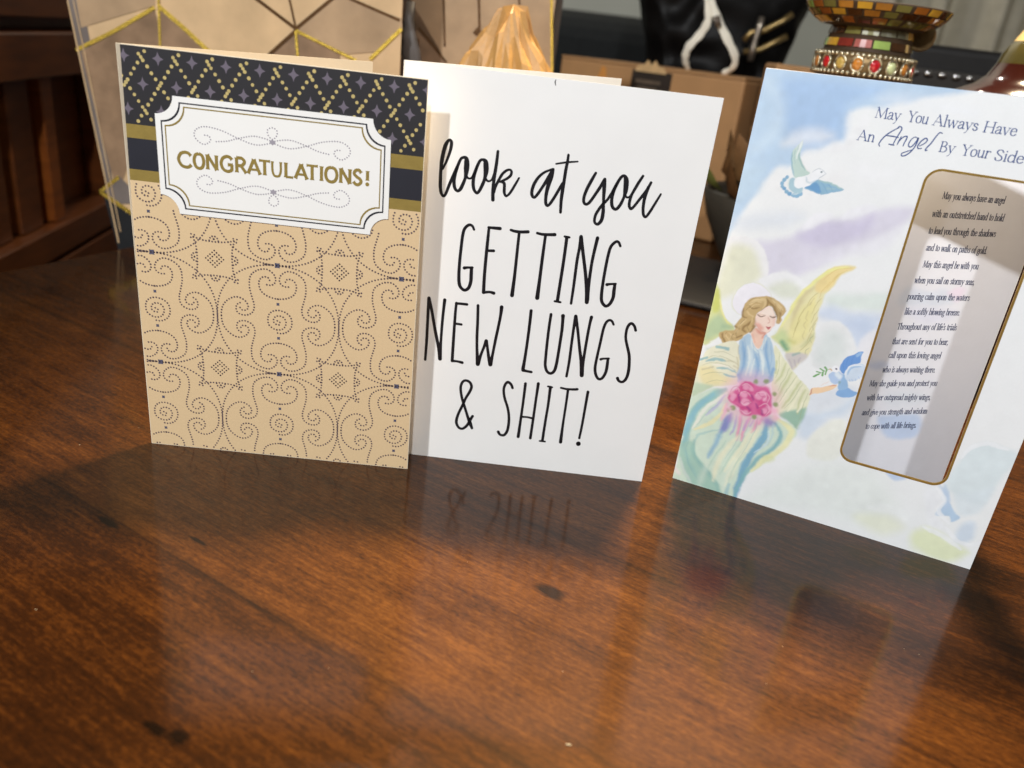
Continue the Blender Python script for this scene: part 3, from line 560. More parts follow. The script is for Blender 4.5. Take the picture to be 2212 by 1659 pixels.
('f','p',[22.1,95.5,23.4,98.1,25.6,101.2,27.7,100.7,29.1,99.0,30.0,96.4,30.2,93.4,29.4,90.7,28.0,88.5,26.1,88.2,23.9,89.0,22.0,90.3,21.4,92.9],(240,216,203),1,0.6),
('f','p',[23.4,96.9,25.8,100.6,27.9,99.7,29.1,97.6,26.2,96.2],(245,230,218),0.8,2),
('f','s',[22.8,90.5,24.0,89.5],(222,160,145),0.8,2.5,2.32),
('f','s',[29.6,95.3,29.9,92.9],(230,190,180),0.6,2,0.98),
('f','p',[20.9,86.4,21.9,89.2,25.4,88.1,27.2,88.1,27.4,84.6,27.4,81.7,26.6,80.1,24.4,81.1,22.4,83.6],(233,200,182),1,0.8),
('f','s',[22.4,88.6,24.9,87.5,26.9,87.6,26.6,85.8],(205,138,124),0.85,1.8,1.2),
('f','s',[21.7,85.9,23.7,82.9],(222,170,150),0.7,1.5,0.74),
('f','s',[22.3,95.8,24.0,95.0,25.8,95.8],(150,126,108),0.95,0.5,0.53),
('f','s',[27.6,96.5,28.9,96.2,30.0,97.2],(150,126,108),0.95,0.5,0.52),
('f','s',[22.1,96.2,23.9,96.2,25.8,96.3],(200,176,150),0.6,0.6,0.39),
('f','s',[27.1,95.6,27.8,93.6,27.0,92.8],(214,172,158),0.9,0.5,0.42),
('f','p',[26.1,91.1,27.5,91.1,28.9,91.8,28.6,90.7,27.9,90.1,27.1,90.3],(196,112,116),0.95,0.4),
('f','p',[0.6,66.8,2.7,72.8,7.7,77.2,12.8,80.3,16.8,79.1,19.2,71.8,20.4,65.8,20.2,59.9,15.3,57.7,8.4,53.9,4.0,50.1,1.3,46.5,-0.3,54.0,0.1,62.5],(229,228,204),1,1),
('f','p',[0.6,62.6,6.0,65.5,11.5,63.3,17.8,61.5,15.1,58.4,9.0,55.3,4.2,55.3],(230,219,166),0.8,4),
('f','p',[0.1,54.1,4.6,55.4,9.9,55.1,4.8,50.8,1.3,46.5],(180,204,178),0.8,3),
('f','s',[3.4,67.5,8.4,69.9,12.6,69.9],(148,186,189),0.9,1,1.46),
('f','s',[9.7,65.6,14.9,66.8,19.2,65.7],(148,186,189),0.9,1,1.19),
('f','s',[13.6,63.5,16.6,63.2,19.4,63.5],(148,186,189),0.9,1,1.11),
('f','s',[7.1,75.7,12.9,76.1],(148,186,189),0.9,1,1.43),
('f','s',[-0.4,67.4,3.4,69.3],(148,186,189),0.9,1,1.29),
('f','s',[12.6,70.0,16.2,70.5,18.9,69.5],(196,190,160),0.7,1,0.68),
('f','s',[2.7,62.7,7.6,65.5],(196,190,160),0.7,1,0.78),
('f','s',[17.1,68.5,19.3,67.8],(196,190,160),0.7,1,0.59),
('f','s',[17.7,73.2,19.6,66.5],(196,190,160),0.7,1,0.75),
('f','s',[7.4,66.8,12.2,67.6,17.4,66.8],(240,236,222),0.8,1.2,1.11),
('f','p',[32.8,83.3,35.9,81.5,38.8,77.9,43.3,73.9,47.4,70.2,51.5,67.8,54.2,63.3,54.2,55.2,52.9,48.0,51.6,45.0,47.4,48.8,42.7,49.9,40.3,53.3,36.8,61.4,35.6,67.8,34.9,74.3],(226,227,198),1,1),
('f','p',[43.1,50.0,47.1,53.5,53.8,56.9,54.3,52.1,53.0,47.3,51.7,44.7,47.8,47.5],(150,186,168),0.95,2.5),
('f','s',[43.2,72.6,41.8,65.5,39.9,56.9],(193,200,152),0.85,1.5,1.05),
('f','s',[48.4,69.2,46.3,61.9,43.8,53.9],(193,200,152),0.85,1.5,1.05),
('f','s',[51.7,65.3,50.4,58.1,50.9,52.9],(193,200,152),0.85,1.5,0.89),
('f','s',[39.8,75.6,38.9,69.2,37.6,64.8],(193,200,152),0.85,1.5,0.97),
('f','s',[35.6,76.2,36.6,70.3],(193,200,152),0.85,1.5,0.73),
('f','s',[46.3,69.9,44.1,62.6,41.8,55.6],(240,238,212),0.8,1.2,0.89),
('f','s',[50.6,66.7,48.5,59.4,46.5,52.9],(240,238,212),0.8,1.2,0.81),
('f','s',[37.1,78.4,37.3,72.7],(240,238,212),0.8,1.2,0.89),
('f','s',[51.8,58.6,50.6,54.1],(240,238,212),0.8,1.2,0.9),
('f','p',[18.6,84.8,20.9,85.7,23.6,81.8,26.4,79.6,27.4,82.4,27.3,87.0,29.0,86.7,31.2,84.5,33.2,80.7,35.1,75.8,36.0,69.2,35.9,64.7,29.2,60.6,21.3,60.6,19.9,64.0,18.8,73.3,16.8,80.0],(176,200,217),1,0.8),
('f','s',[18.4,81.2,20.7,74.5,21.3,65.1],(133,170,206),0.85,1.8,1.56),
('f','s',[25.6,76.9,27.4,71.9,28.7,64.9],(133,170,206),0.85,1.8,1.35),
('f','s',[29.0,83.9,30.3,77.1,34.0,69.4],(133,170,206),0.85,1.8,1.53),
('f','s',[35.2,71.9,34.8,65.2],(133,170,206),0.85,1.8,1.68),
('f','s',[20.4,64.8,22.8,61.8],(133,170,206),0.85,1.8,1.73),
('f','s',[21.2,80.1,23.3,74.5,23.7,65.8],(219,229,228),0.85,1.3,1.15),
('f','s',[25.3,74.3,25.8,66.4],(219,229,228),0.85,1.3,0.75),
('f','s',[27.1,79.5,29.2,73.5,30.8,67.8],(219,229,228),0.85,1.3,1.14),
('f','s',[21.7,84.2,23.5,80.7,26.4,78.2],(219,229,228),0.85,1.3,1.01),
('f','s',[28.3,85.8,27.8,80.7],(219,229,228),0.85,1.3,0.79),
('f','s',[16.9,79.0,19.0,72.6],(190,180,150),0.6,1,0.48),
('f','p',[54.0,67.1,57.2,68.4,60.7,70.7,63.4,71.8,64.2,71.6,62.9,69.6,60.7,67.3,58.0,65.3,55.4,64.7,54.0,63.4],(237,207,172),1,0.5),
('f','s',[54.2,67.2,54.3,64.9,53.9,63.4],(186,126,118),0.9,0.5,0.43),
('f','s',[60.6,70.4,62.3,71.1,63.8,71.7],(205,130,120),0.85,0.5,0.34),
('f','s',[57.3,69.8,58.8,71.1,60.3,72.6],(228,200,185),0.6,0.8,0.27),
('f','p',[4.8,50.8,1.5,47.5,-0.2,46.0,-0.0,35.5,-0.0,26.7,0.2,7.1,-0.3,0.7,12.2,-0.1,24.4,-0.4,32.5,-0.9,32.8,7.6,35.6,14.1,40.5,20.9,43.1,27.6,47.3,34.3,52.3,40.4,52.8,43.3,50.1,46.2,43.6,47.9,39.3,48.9,25.0,46.0,18.5,54.3,13.2,55.5],(206,223,206),1,1.5),
('f','p',[0.5,21.8,6.5,23.3,8.7,17.0,15.6,11.8,22.4,5.0,25.0,-0.2,9.9,0.1,6.4,3.5,1.4,11.6],(163,198,184),0.95,2.5),
('f','s',[6.3,24.2,7.1,18.0,11.8,12.5,20.3,6.3,24.3,0.0],(150,190,180),0.8,2,2.29),
('f','s',[15.7,55.8,8.7,48.6,3.5,39.9,2.0,29.8,2.0,22.3],(150,194,190),0.95,2,3.87),
('f','s',[10.6,51.5,5.1,42.8,2.2,33.2,1.8,23.3],(138,188,206),0.8,3,2.61),
('f','s',[2.9,27.6,2.2,19.9,5.6,12.4,11.5,5.3],(148,190,186),0.6,2.5,1.83),
('f','s',[16.9,54.3,10.2,45.3,6.6,37.5,4.5,30.6],(229,233,222),0.95,1,1.55),
('f','s',[17.3,48.3,16.2,41.9,11.5,35.2,5.7,30.3],(229,226,184),0.95,1.2,1.91),
('f','s',[15.9,52.6,12.9,45.1,9.7,39.4],(184,182,216),0.8,1.5,1.3),
('f','s',[17.8,34.2,11.7,30.3,7.8,27.7,6.5,23.3],(160,198,195),0.7,1.5,1.06),
('f','s',[21.4,43.4,20.2,37.9,18.5,33.0],(128,130,197),0.9,3,3.66),
('f','s',[18.8,33.6,17.5,27.8,15.8,21.3,15.2,17.7],(142,182,206),0.85,2.5,2.22),
('f','s',[17.9,48.5,18.1,42.9,17.6,39.0],(232,186,198),0.85,2,1.99),
('f','s',[26.1,44.9,26.4,37.9,26.6,31.2],(226,146,180),0.85,2,1.73),
('f','s',[30.2,45.2,29.3,38.3,28.7,31.4],(226,146,180),0.85,2,1.54),
('f','s',[34.3,45.5,33.9,40.2,32.9,37.1],(226,146,180),0.85,2,1.45),
('f','s',[36.5,46.7,35.4,42.6],(226,146,180),0.85,2,1.27),
('f','s',[24.3,43.4,24.1,36.7,23.2,33.0],(172,160,210),0.8,1.5,1.04),
('f','s',[29.6,42.6,29.1,37.3],(172,160,210),0.8,1.5,0.95),
('f','s',[32.3,43.5,31.5,39.9],(172,160,210),0.8,1.5,0.86),
('f','s',[27.0,33.3,22.7,23.6,20.5,13.5,20.4,5.8],(231,231,203),0.85,2.5,2.63),
('f','s',[32.7,37.9,29.0,26.2,25.1,12.5],(231,231,203),0.85,2.5,2.25),
('f','s',[35.8,40.8,32.9,29.9,28.7,16.2,26.3,5.3],(231,231,203),0.85,2.5,2.4),
('f','s',[21.6,28.6,17.9,17.6,15.9,10.4],(178,206,188),0.7,1.5,0.8),
('f','s',[28.8,31.0,25.8,21.2,23.1,9.8],(178,206,188),0.7,1.5,0.62),
('f','s',[32.1,25.7,28.3,14.1,27.3,2.6],(178,206,188),0.7,1.5,0.71),
('f','s',[38.6,44.9,39.0,39.0,37.4,32.3,35.3,26.8,33.5,19.8,32.9,12.7,32.6,4.5,32.8,-0.3],(124,172,198),0.95,2,3.23),
('f','s',[42.2,45.1,45.5,41.0,45.8,35.5,42.6,29.7,38.2,23.4,35.1,16.4,33.4,8.8,31.8,0.1],(134,182,188),0.9,2,2.2),
('f','s',[38.5,45.4,40.3,44.6],(108,108,182),0.8,4,3.82),
('f','s',[40.7,40.4,40.2,32.7,36.1,27.0],(198,220,228),0.85,1,0.85),
('f','s',[41.6,44.5,42.2,38.6,41.1,32.5],(175,205,215),0.6,1.2,0.85),
('f','s',[43.3,47.3,48.4,44.7,50.8,41.8,48.9,34.6,44.9,28.9,41.1,23.8,37.1,17.1],(231,230,184),0.95,2,2.77),
('f','s',[41.3,26.3,45.4,26.7,41.9,23.6],(214,220,170),0.7,3,2.18),
('f','s',[28.3,6.0,27.7,0.7],(150,190,200),0.7,2,1.83),
('f','s',[1.4,12.6,5.0,6.1,9.8,0.6],(206,218,212),0.8,2,1.59),
('f','s',[0.5,5.6,2.7,3.8],(228,222,218),0.9,2,1.89),
('f','s',[28.7,53.6],(230,168,196),0.6,11,27.14),
('f','p',[18.0,51.8,21.6,59.3,22.8,61.5,26.6,63.0,30.1,62.0,34.6,62.1,36.5,60.0,38.6,54.6,39.0,50.2,37.6,47.2,33.6,46.9,28.9,45.5,25.0,47.8,21.4,49.1],(212,108,156),1,1.8),
('f','s',[26.0,53.7],(202,82,138),0.85,2,7.49),
('f','s',[33.4,56.8],(202,82,138),0.85,2,7.72),
('f','s',[25.8,59.2],(202,82,138),0.85,2,6.58),
('f','s',[35.5,51.0],(202,82,138),0.85,2,7.26),
('f','s',[27.6,47.7],(202,82,138),0.85,2,5.66),
('f','s',[20.5,53.0],(202,82,138),0.85,2,5.32),
('f','s',[25.2,55.3],(231,165,194),0.85,1.6,3.4),
('f','s',[26.6,51.8],(231,165,194),0.85,1.6,3.92),
('f','s',[31.6,56.3],(231,165,194),0.85,1.6,3.37),
('f','s',[33.3,58.6],(231,165,194),0.85,1.6,3.51),
('f','s',[25.3,59.5],(231,165,194),0.85,1.6,3.04),
('f','s',[27.8,59.3],(231,165,194),0.85,1.6,2.19),
('f','s',[36.4,49.9],(231,165,194),0.85,1.6,3.04),
('f','s',[20.4,53.5],(231,165,194),0.85,1.6,2.92),
('f','s',[19.9,51.9],(231,165,194),0.85,1.6,2.24),
('f','s',[27.8,46.8],(231,165,194),0.85,1.6,2.06),
('f','s',[34.8,55.8],(231,165,194),0.85,1.6,2.18),
('f','s',[23.2,54.3,24.0,56.3,26.3,57.0,28.3,55.3],(242,204,220),0.65,1,0.47),
('f','s',[24.2,51.3,26.6,50.4,29.0,52.3],(242,204,220),0.65,1,0.47),
('f','s',[30.6,56.4,30.9,58.4,33.6,59.3,35.3,57.3,34.5,55.3],(242,204,220),0.65,1,0.46),
('f','s',[34.8,59.5,36.7,57.3,36.4,54.5],(242,204,220),0.65,1,0.46),
('f','s',[23.2,59.8,25.3,61.3,28.0,60.3],(242,204,220),0.65,1,0.47),
('f','s',[33.3,51.7,36.1,53.9,38.2,50.9,37.1,47.8],(242,204,220),0.65,1,0.47),
('f','s',[20.9,56.8,21.5,57.9,22.7,56.4],(242,204,220),0.65,1,0.47),
('f','s',[25.6,47.1,28.0,45.9,30.1,47.5],(242,204,220),0.65,1,0.47),
('f','s',[31.6,52.1,32.7,50.6],(150,60,130),0.7,1.2,0.93),
('f','s',[28.0,49.6,29.5,48.3],(150,60,130),0.7,1.2,0.94),
('f','s',[28.6,55.9,29.9,53.9],(150,60,130),0.7,1.2,0.93),
('f','s',[22.7,54.6,23.9,51.2],(150,60,130),0.7,1.2,0.94),
('f','s',[35.0,49.9,35.9,47.8],(150,60,130),0.7,1.2,0.93),
('f','s',[40.4,51.1],(236,180,196),0.7,3,3.69),
('f','s',[42.0,47.9],(236,180,196),0.7,3,3.36),
('f','s',[18.8,54.9],(236,180,196),0.7,3,2.57),
('f','s',[21.4,47.1],(132,150,98),0.85,1.5,2.94),
('f','s',[19.3,45.2],(132,150,98),0.85,1.5,1.74),
('f','s',[40.3,54.9],(132,150,98),0.85,1.5,2.5),
('f','s',[32.3,45.4],(132,150,98),0.85,1.5,2.57),
('f','s',[29.0,63.7],(132,150,98),0.85,1.5,2.17),
('f','s',[33.6,64.5],(132,150,98),0.85,1.5,2.32),
('f','s',[38.4,59.6],(132,150,98),0.85,1.5,1.99),
('f','p',[22.8,175.7,22.7,174.9,22.0,173.4,21.2,172.0,20.2,170.4,20.0,168.0,20.5,165.6,21.7,162.5,23.0,160.5,24.0,159.5,26.3,160.2,28.7,161.5,29.0,162.8,27.4,163.4,25.9,164.8,24.6,166.6,23.5,168.6,23.4,170.9,23.4,173.3],(192,214,207),1,0.4),
('f','s',[22.9,174.4,22.6,171.7,22.4,169.5,22.5,167.0],(230,238,238),0.85,0.7,0.7),
('f','s',[23.3,169.6,23.5,167.5,25.1,165.1,26.9,163.2],(152,184,184),0.8,0.7,0.78),
('f','s',[20.1,169.5,20.3,166.6,21.7,163.0,23.2,160.4],(150,186,204),0.8,0.6,0.6),
('f','s',[24.3,167.6,25.8,165.3,27.7,163.5,29.2,162.6],(236,236,236),0.9,0.5,0.53),
('f','s',[20.5,159.4],(140,180,207),1,0.5,1.66),
('f','s',[19.7,158.0],(140,180,207),1,0.5,1.89),
('f','s',[19.1,156.4],(140,180,207),1,0.5,1.75),
('f','s',[19.5,155.1],(140,180,207),1,0.5,1.53),
('f','s',[20.4,154.4],(140,180,207),1,0.5,1.82),
('f','s',[21.7,153.2],(140,180,207),1,0.5,1.9),
('f','s',[23.1,152.5],(140,180,207),1,0.5,2.11),
('f','s',[24.7,152.1],(140,180,207),1,0.5,1.89),
('f','s',[26.2,152.0],(140,180,207),1,0.5,1.96),
('f','s',[27.4,153.1],(140,180,207),1,0.5,2.03),
('f','p',[22.0,158.7,23.4,159.5,25.5,158.0,27.8,156.0,27.9,153.9,26.0,152.9,24.0,153.6,22.2,155.0,21.7,156.9],(170,200,212),1,0.8),
('f','s',[20.5,154.3],(112,160,202),0.8,1,1.31),
('f','s',[23.2,152.4],(112,160,202),0.8,1,1.46),
('f','s',[21.5,159.1,21.5,156.9,22.1,155.2],(226,234,230),0.9,0.6,0.54),
('f','s',[24.0,153.3,24.0,152.5,25.6,152.8,26.1,153.8],(205,222,228),0.7,0.6,0.29),
('f','p',[23.9,159.1,26.4,160.1,28.8,161.4,30.0,162.8,31.5,164.2,32.7,164.5,33.9,164.0,34.6,163.2,33.7,161.8,32.5,160.2,31.2,158.8,29.4,156.9,27.4,155.8,25.7,155.5,24.1,156.6],(238,241,244),1,0.5),
('f','s',[28.4,160.5,29.1,158.8,30.4,158.4,31.9,159.8],(190,208,218),0.7,0.8,0.71),
('f','s',[30.0,162.9,31.3,164.3,32.5,164.7,33.8,164.0,34.9,163.0],(178,188,197),0.8,0.35,0.28),
('f','s',[34.7,162.9,33.5,161.7,32.6,160.5],(178,188,197),0.8,0.35,0.32),
('f','p',[28.5,155.7,30.2,157.1,31.4,158.8,32.5,160.2,34.5,159.9,37.3,159.4,40.1,159.0,42.9,158.2,44.6,157.8,43.3,156.9,40.0,155.8,36.8,154.6,34.7,154.3,32.8,154.8,30.9,155.0],(143,182,207),1,0.4),
('f','p',[28.9,155.8,30.7,157.2,32.1,158.9,33.8,157.7,35.7,155.3,34.1,154.5,32.1,155.2],(102,152,198),0.85,1),
('f','s',[32.9,159.9,37.3,159.3,40.7,158.7,43.8,157.7],(166,197,197),0.85,0.7,0.78),
('f','s',[37.0,157.2,38.8,157.1,40.5,157.4],(160,192,200),0.7,1,0.89),
('f','s',[33.1,163.5],(84,108,118),1,0.3,0.71),
('f','p',[65.5,70.2,68.7,71.8,70.7,71.1,73.5,70.5,72.2,68.1,69.1,66.8,66.4,66.7,64.4,67.4],(136,176,221),1,0.4),
('f','p',[64.8,76.1,65.6,77.4,67.9,74.1,68.9,71.4,65.6,70.0,64.4,71.7],(152,187,222),1,0.5),
('f','p',[59.4,75.7,60.8,77.6,63.4,78.1,65.4,76.5,65.1,73.8,63.4,71.9,61.7,72.1,60.1,73.9],(180,202,231),1,0.5),
('f','s',[62.8,76.8,64.1,75.5],(224,234,240),0.85,1.2,2.07),
('f','p',[60.1,78.9,60.7,80.2,61.8,80.5,63.0,79.4,62.7,77.7,60.8,77.4],(240,242,246),1,0.4),
('f','p',[63.1,79.5,63.3,81.9,64.1,84.2,65.7,86.2,67.5,87.7,69.1,89.7,70.7,90.1,70.6,87.7,70.9,84.8,68.4,83.1,66.7,81.2,65.8,79.3,65.4,77.4],(112,157,217),1,0.4),
('f','s',[69.9,89.2,68.9,87.7],(160,195,228),0.8,0.8,1.28),
('f','p',[65.8,77.5,66.1,80.2,67.4,82.2,69.7,83.6,72.6,84.5,73.7,79.4,72.5,77.6,70.9,75.7,68.5,74.6,66.8,75.3],(206,221,237),1,0.4),
('f','s',[67.1,77.6,67.5,79.8,68.8,81.6,71.6,83.0],(152,187,223),0.8,0.7,0.82),
('f','s',[66.6,76.2,66.2,78.4,66.8,80.8,68.5,82.6,71.8,83.8],(236,241,247),0.9,0.4,0.56),
('f','s',[69.2,75.9,69.8,75.3],(150,180,222),0.7,0.4,0.3),
('f','s',[70.7,76.5,71.0,75.8],(150,180,222),0.7,0.4,0.3),
('f','s',[71.9,77.9,72.5,77.3],(150,180,222),0.7,0.4,0.3),
('f','s',[68.3,75.5,68.6,74.9],(150,180,222),0.7,0.4,0.3),
('f','s',[61.9,79.0],(70,68,92),1,0.25,0.75),
('f','s',[60.4,77.9,59.8,78.4,58.8,78.2],(196,150,84),0.9,0.3,0.41),
('f','s',[53.2,73.1,54.9,74.7],(112,166,102),0.95,0.4,0.84),
('f','s',[53.7,75.7,55.2,75.6],(112,166,102),0.95,0.4,0.69),
('f','s',[56.5,74.5,56.5,76.1],(112,166,102),0.95,0.4,0.88),
('f','s',[54.9,77.7,56.7,77.0],(112,166,102),0.95,0.4,0.76),
('f','s',[56.8,79.0,57.8,77.9],(112,166,102),0.95,0.4,0.83),
('f','s',[57.8,75.5,57.9,77.3],(112,166,102),0.95,0.4,0.8),
('f','s',[55.3,75.2,58.8,78.2],(112,166,102),0.95,0.4,0.23),
('f','s',[64.8,73.2],(140,170,170),0.8,0.8,1.13),
('b','p',[90.3,105.6,91.5,114.8,103.1,113.8,110.0,115.7,114.8,108.3],(206,214,228),0.7,5),
('b','p',[110.6,113.9,114.9,116.7,119.0,115.6,117.2,110.1],(226,208,226),0.7,4),
('b','p',[83.9,73.5,89.9,76.7,94.5,74.6,88.6,71.4],(196,206,230),0.7,4),
('b','p',[97.5,45.9,105.9,48.7,118.2,49.1,120.3,37.5,105.6,35.9],(186,204,232),0.85,4),
('b','p',[92.7,103.4,107.8,105.5,120.2,104.1,106.5,97.7],(214,216,232),0.7,6),
('b','p',[98.1,60.3,113.8,62.9,118.3,55.4,100.5,52.6],(212,218,226),0.6,6),
('f','s',[55.8,125.8,51.6,124.1,48.6,121.5,46.5,118.1],(214,188,118),0.6,0.5,0.27),
('f','s',[54.2,124.2,51.7,121.2,50.2,117.9],(214,188,118),0.6,0.5,0.27),
('f','s',[52.0,122.4,49.6,117.8,48.0,114.5],(214,188,118),0.6,0.5,0.27),
('f','s',[49.0,117.7,47.0,113.6,46.6,109.5],(214,188,118),0.6,0.5,0.27),
('f','s',[45.6,112.0,43.4,108.8,42.4,105.2],(186,176,118),0.65,0.5,0.31),
('f','s',[47.4,109.7,45.8,106.4,45.1,101.8],(186,176,118),0.65,0.5,0.31),
('f','s',[47.4,105.1,46.2,101.4,45.8,97.9],(186,176,118),0.65,0.5,0.31),
('f','s',[47.8,101.1,46.6,96.0,46.0,93.2],(186,176,118),0.65,0.5,0.31),
('f','s',[47.7,96.3,46.7,91.9,46.3,88.4],(186,176,118),0.65,0.5,0.32),
('f','s',[41.5,103.7,40.4,99.3,40.1,94.4],(186,176,118),0.65,0.5,0.32),
('f','s',[41.0,98.4,39.9,93.7,39.7,89.5],(186,176,118),0.65,0.5,0.32),
('f','s',[47.5,89.7,46.0,85.8,44.3,83.6],(186,176,118),0.65,0.5,0.32),
('f','s',[47.8,98.4,47.2,96.2,48.2,94.7],(150,160,130),0.6,0.5,0.32),
('f','s',[48.4,92.4,47.4,90.4,48.5,88.6],(150,160,130),0.6,0.5,0.32),
('f','s',[48.4,86.1,47.0,84.3,47.4,82.7],(150,160,130),0.6,0.5,0.32),
('f','s',[16.5,101.2,18.7,103.1,21.8,103.8],(120,94,58),0.55,0.4,0.26),
('f','s',[16.0,99.0,18.2,101.2,20.9,101.9],(120,94,58),0.55,0.4,0.26),
('f','s',[16.3,96.3,17.2,98.2,19.6,99.1],(120,94,58),0.55,0.4,0.26),
('f','s',[25.5,104.6,28.1,104.2,30.3,103.0],(120,94,58),0.55,0.4,0.26),
('f','s',[26.8,102.9,29.8,101.2,31.6,98.9],(120,94,58),0.55,0.4,0.26),
('f','s',[17.2,92.3,16.0,90.2,15.5,88.0],(120,94,58),0.55,0.4,0.27),
('f','s',[19.4,91.4,18.6,89.1,19.4,87.1],(120,94,58),0.55,0.4,0.27),
('f','s',[15.1,86.8,14.3,84.4,15.4,82.6],(120,94,58),0.55,0.4,0.27),
('f','s',[10.3,84.1,9.7,82.2,11.2,80.4],(120,94,58),0.55,0.4,0.27),
('f','s',[13.4,84.2,12.8,82.2,14.1,80.8],(120,94,58),0.55,0.4,0.27),
('f','s',[18.1,100.2,20.2,102.0,22.8,102.3],(236,216,170),0.6,0.4,0.26),
('f','s',[18.0,97.7,19.7,100.2,22.1,101.1],(236,216,170),0.6,0.4,0.26),
('f','s',[29.4,102.8,31.4,101.2,32.5,99.1],(236,216,170),0.6,0.4,0.26),
('f','s',[16.8,91.1,15.7,88.7],(236,216,170),0.6,0.4,0.27),
('f','s',[12.2,83.5,12.0,81.3],(236,216,170),0.6,0.4,0.27),
('f','s',[22.4,95.4,24.2,94.9,25.7,95.7],(104,84,70),0.8,0.3,0.23),
('f','s',[27.7,96.3,29.0,96.0,30.0,97.0],(104,84,70),0.8,0.3,0.23),
('f','s',[26.6,90.9,27.7,90.9,28.8,91.5],(160,80,86),0.8,0.3,0.23),
('f','s',[21.4,92.9,22.4,90.0,24.3,88.7,26.1,88.1,28.0,88.4,29.4,90.5],(205,150,134),0.6,0.6,0.3),
('f','s',[18.6,83.4,20.3,78.8,20.6,73.0],(118,156,196),0.45,0.6,0.3),
('f','s',[22.3,83.2,24.5,79.2,25.3,71.4],(118,156,196),0.45,0.6,0.3),
('f','s',[26.3,78.9,27.5,74.9,28.3,68.5],(118,156,196),0.45,0.6,0.3),
('f','s',[27.9,84.7,28.9,78.9,31.9,73.2],(118,156,196),0.45,0.6,0.3),
('f','s',[31.3,82.7,33.0,77.1,33.3,71.4],(118,156,196),0.45,0.6,0.3),
('f','s',[4.2,69.6,7.3,71.3,11.8,71.6,16.7,70.2],(168,172,138),0.55,0.5,0.34),
('f','s',[2.2,64.9,6.4,67.4,12.5,68.2,18.7,66.7],(168,172,138),0.55,0.5,0.35),
('f','s',[3.3,59.7,8.2,62.9,13.9,64.0],(168,172,138),0.55,0.5,0.35),
('f','s',[5.8,56.2,10.6,59.4,15.6,59.9],(168,172,138),0.55,0.5,0.35),
('f','s',[6.1,72.8,11.6,74.2,16.9,73.0],(168,172,138),0.55,0.5,0.34),
('f','s',[35.8,80.6,37.3,74.0,37.2,67.8],(160,172,126),0.55,0.5,0.32),
('f','s',[42.0,74.4,40.8,67.9,39.6,61.3],(160,172,126),0.55,0.5,0.32),
('f','s',[45.9,71.6,43.7,64.3,41.6,56.4],(160,172,126),0.55,0.5,0.32),
('f','s',[49.8,68.3,47.5,60.0,45.0,53.8],(160,172,126),0.55,0.5,0.32),
('f','s',[53.2,64.3,52.3,56.9,52.5,49.7],(160,172,126),0.55,0.5,0.32),
('f','s',[21.1,42.9,19.6,35.8,18.0,29.4],(124,168,178),0.35,0.7,0.35),
('f','s',[26.6,44.6,27.3,37.7,26.6,29.3,23.6,19.5],(124,168,178),0.35,0.7,0.35),
('f','s',[30.7,44.9,30.4,37.2,28.2,27.9],(124,168,178),0.35,0.7,0.34),
('f','s',[34.2,45.9,34.3,38.4,31.6,28.0,28.7,16.2],(124,168,178),0.35,0.7,0.34),
('f','s',[14.7,48.5,9.6,40.3,6.3,33.0],(124,168,178),0.35,0.7,0.35),
('f','s',[6.5,23.3,9.0,15.6,15.9,10.4,23.0,4.2],(124,168,178),0.35,0.7,0.37),
('f','s',[3.8,25.4,3.7,16.9,8.3,7.8,15.1,1.4],(124,168,178),0.35,0.7,0.37),
('f','s',[38.1,43.4,38.1,34.9,35.0,26.2,33.0,16.2,33.0,4.6],(124,168,178),0.35,0.7,0.34),
('f','s',[45.3,41.0,45.2,34.3,41.1,27.2,36.6,19.4],(124,168,178),0.35,0.7,0.34),
('f','s',[18.3,55.2,19.4,58.2,22.4,59.6],(182,62,120),0.5,0.6,0.34),
('f','s',[22.1,49.8,24.8,48.7,27.7,49.1],(182,62,120),0.5,0.6,0.34),
('f','s',[23.9,56.8,25.6,56.4,27.0,57.7],(182,62,120),0.5,0.6,0.34),
('f','s',[31.4,58.0,33.0,56.7,34.4,57.5],(182,62,120),0.5,0.6,0.34),
('f','s',[36.7,53.2,37.7,50.7,36.7,47.6],(182,62,120),0.5,0.6,0.34),
('f','s',[26.0,50.9,27.4,52.3,29.1,51.9],(182,62,120),0.5,0.6,0.34),
('f','s',[20.1,168.8,20.8,165.6,22.1,162.6],(140,172,176),0.6,0.4,0.25),
('f','s',[21.2,170.8,21.1,168.2,22.3,164.8],(140,172,176),0.6,0.4,0.25),
('f','s',[22.1,173.1,21.9,170.9],(140,172,176),0.6,0.4,0.25),
('f','s',[32.2,158.4,34.4,156.9,35.8,154.9],(110,154,190),0.55,0.4,0.25),
('f','s',[34.2,159.1,36.4,157.4,38.0,155.5],(110,154,190),0.55,0.4,0.25),
('f','s',[36.8,158.8,38.9,157.5,39.9,156.2],(110,154,190),0.55,0.4,0.25),
('f','s',[64.2,83.8,64.1,81.7,64.8,79.5],(90,136,204),0.55,0.4,0.26),
('f','s',[65.9,85.7,65.3,83.3,65.6,80.9],(90,136,204),0.55,0.4,0.26),
('f','s',[67.8,87.4,67.3,85.2,67.5,83.1],(90,136,204),0.55,0.4,0.26),
('f','s',[16.9,99.5,19.2,102.5,22.3,102.9],(226,205,160),0.5,2,0.99),
('f','s',[27.4,104.4,30.7,102.8,32.4,101.1],(226,205,160),0.5,2,0.71),
('f','s',[15.1,88.2,14.7,85.6],(226,205,160),0.5,2,0.67),
('f','s',[9.7,82.2,11.1,80.7],(226,205,160),0.5,2,0.75),
('f','s',[22.5,80.8,24.2,74.7,24.9,67.6],(222,232,234),0.5,3,1.35),
('f','s',[28.1,79.4,29.4,72.5],(222,232,234),0.5,3,1.14),
('f','s',[29.1,102.8,29.3,100.1,30.4,97.6],(150,124,84),0.5,2,0.84),
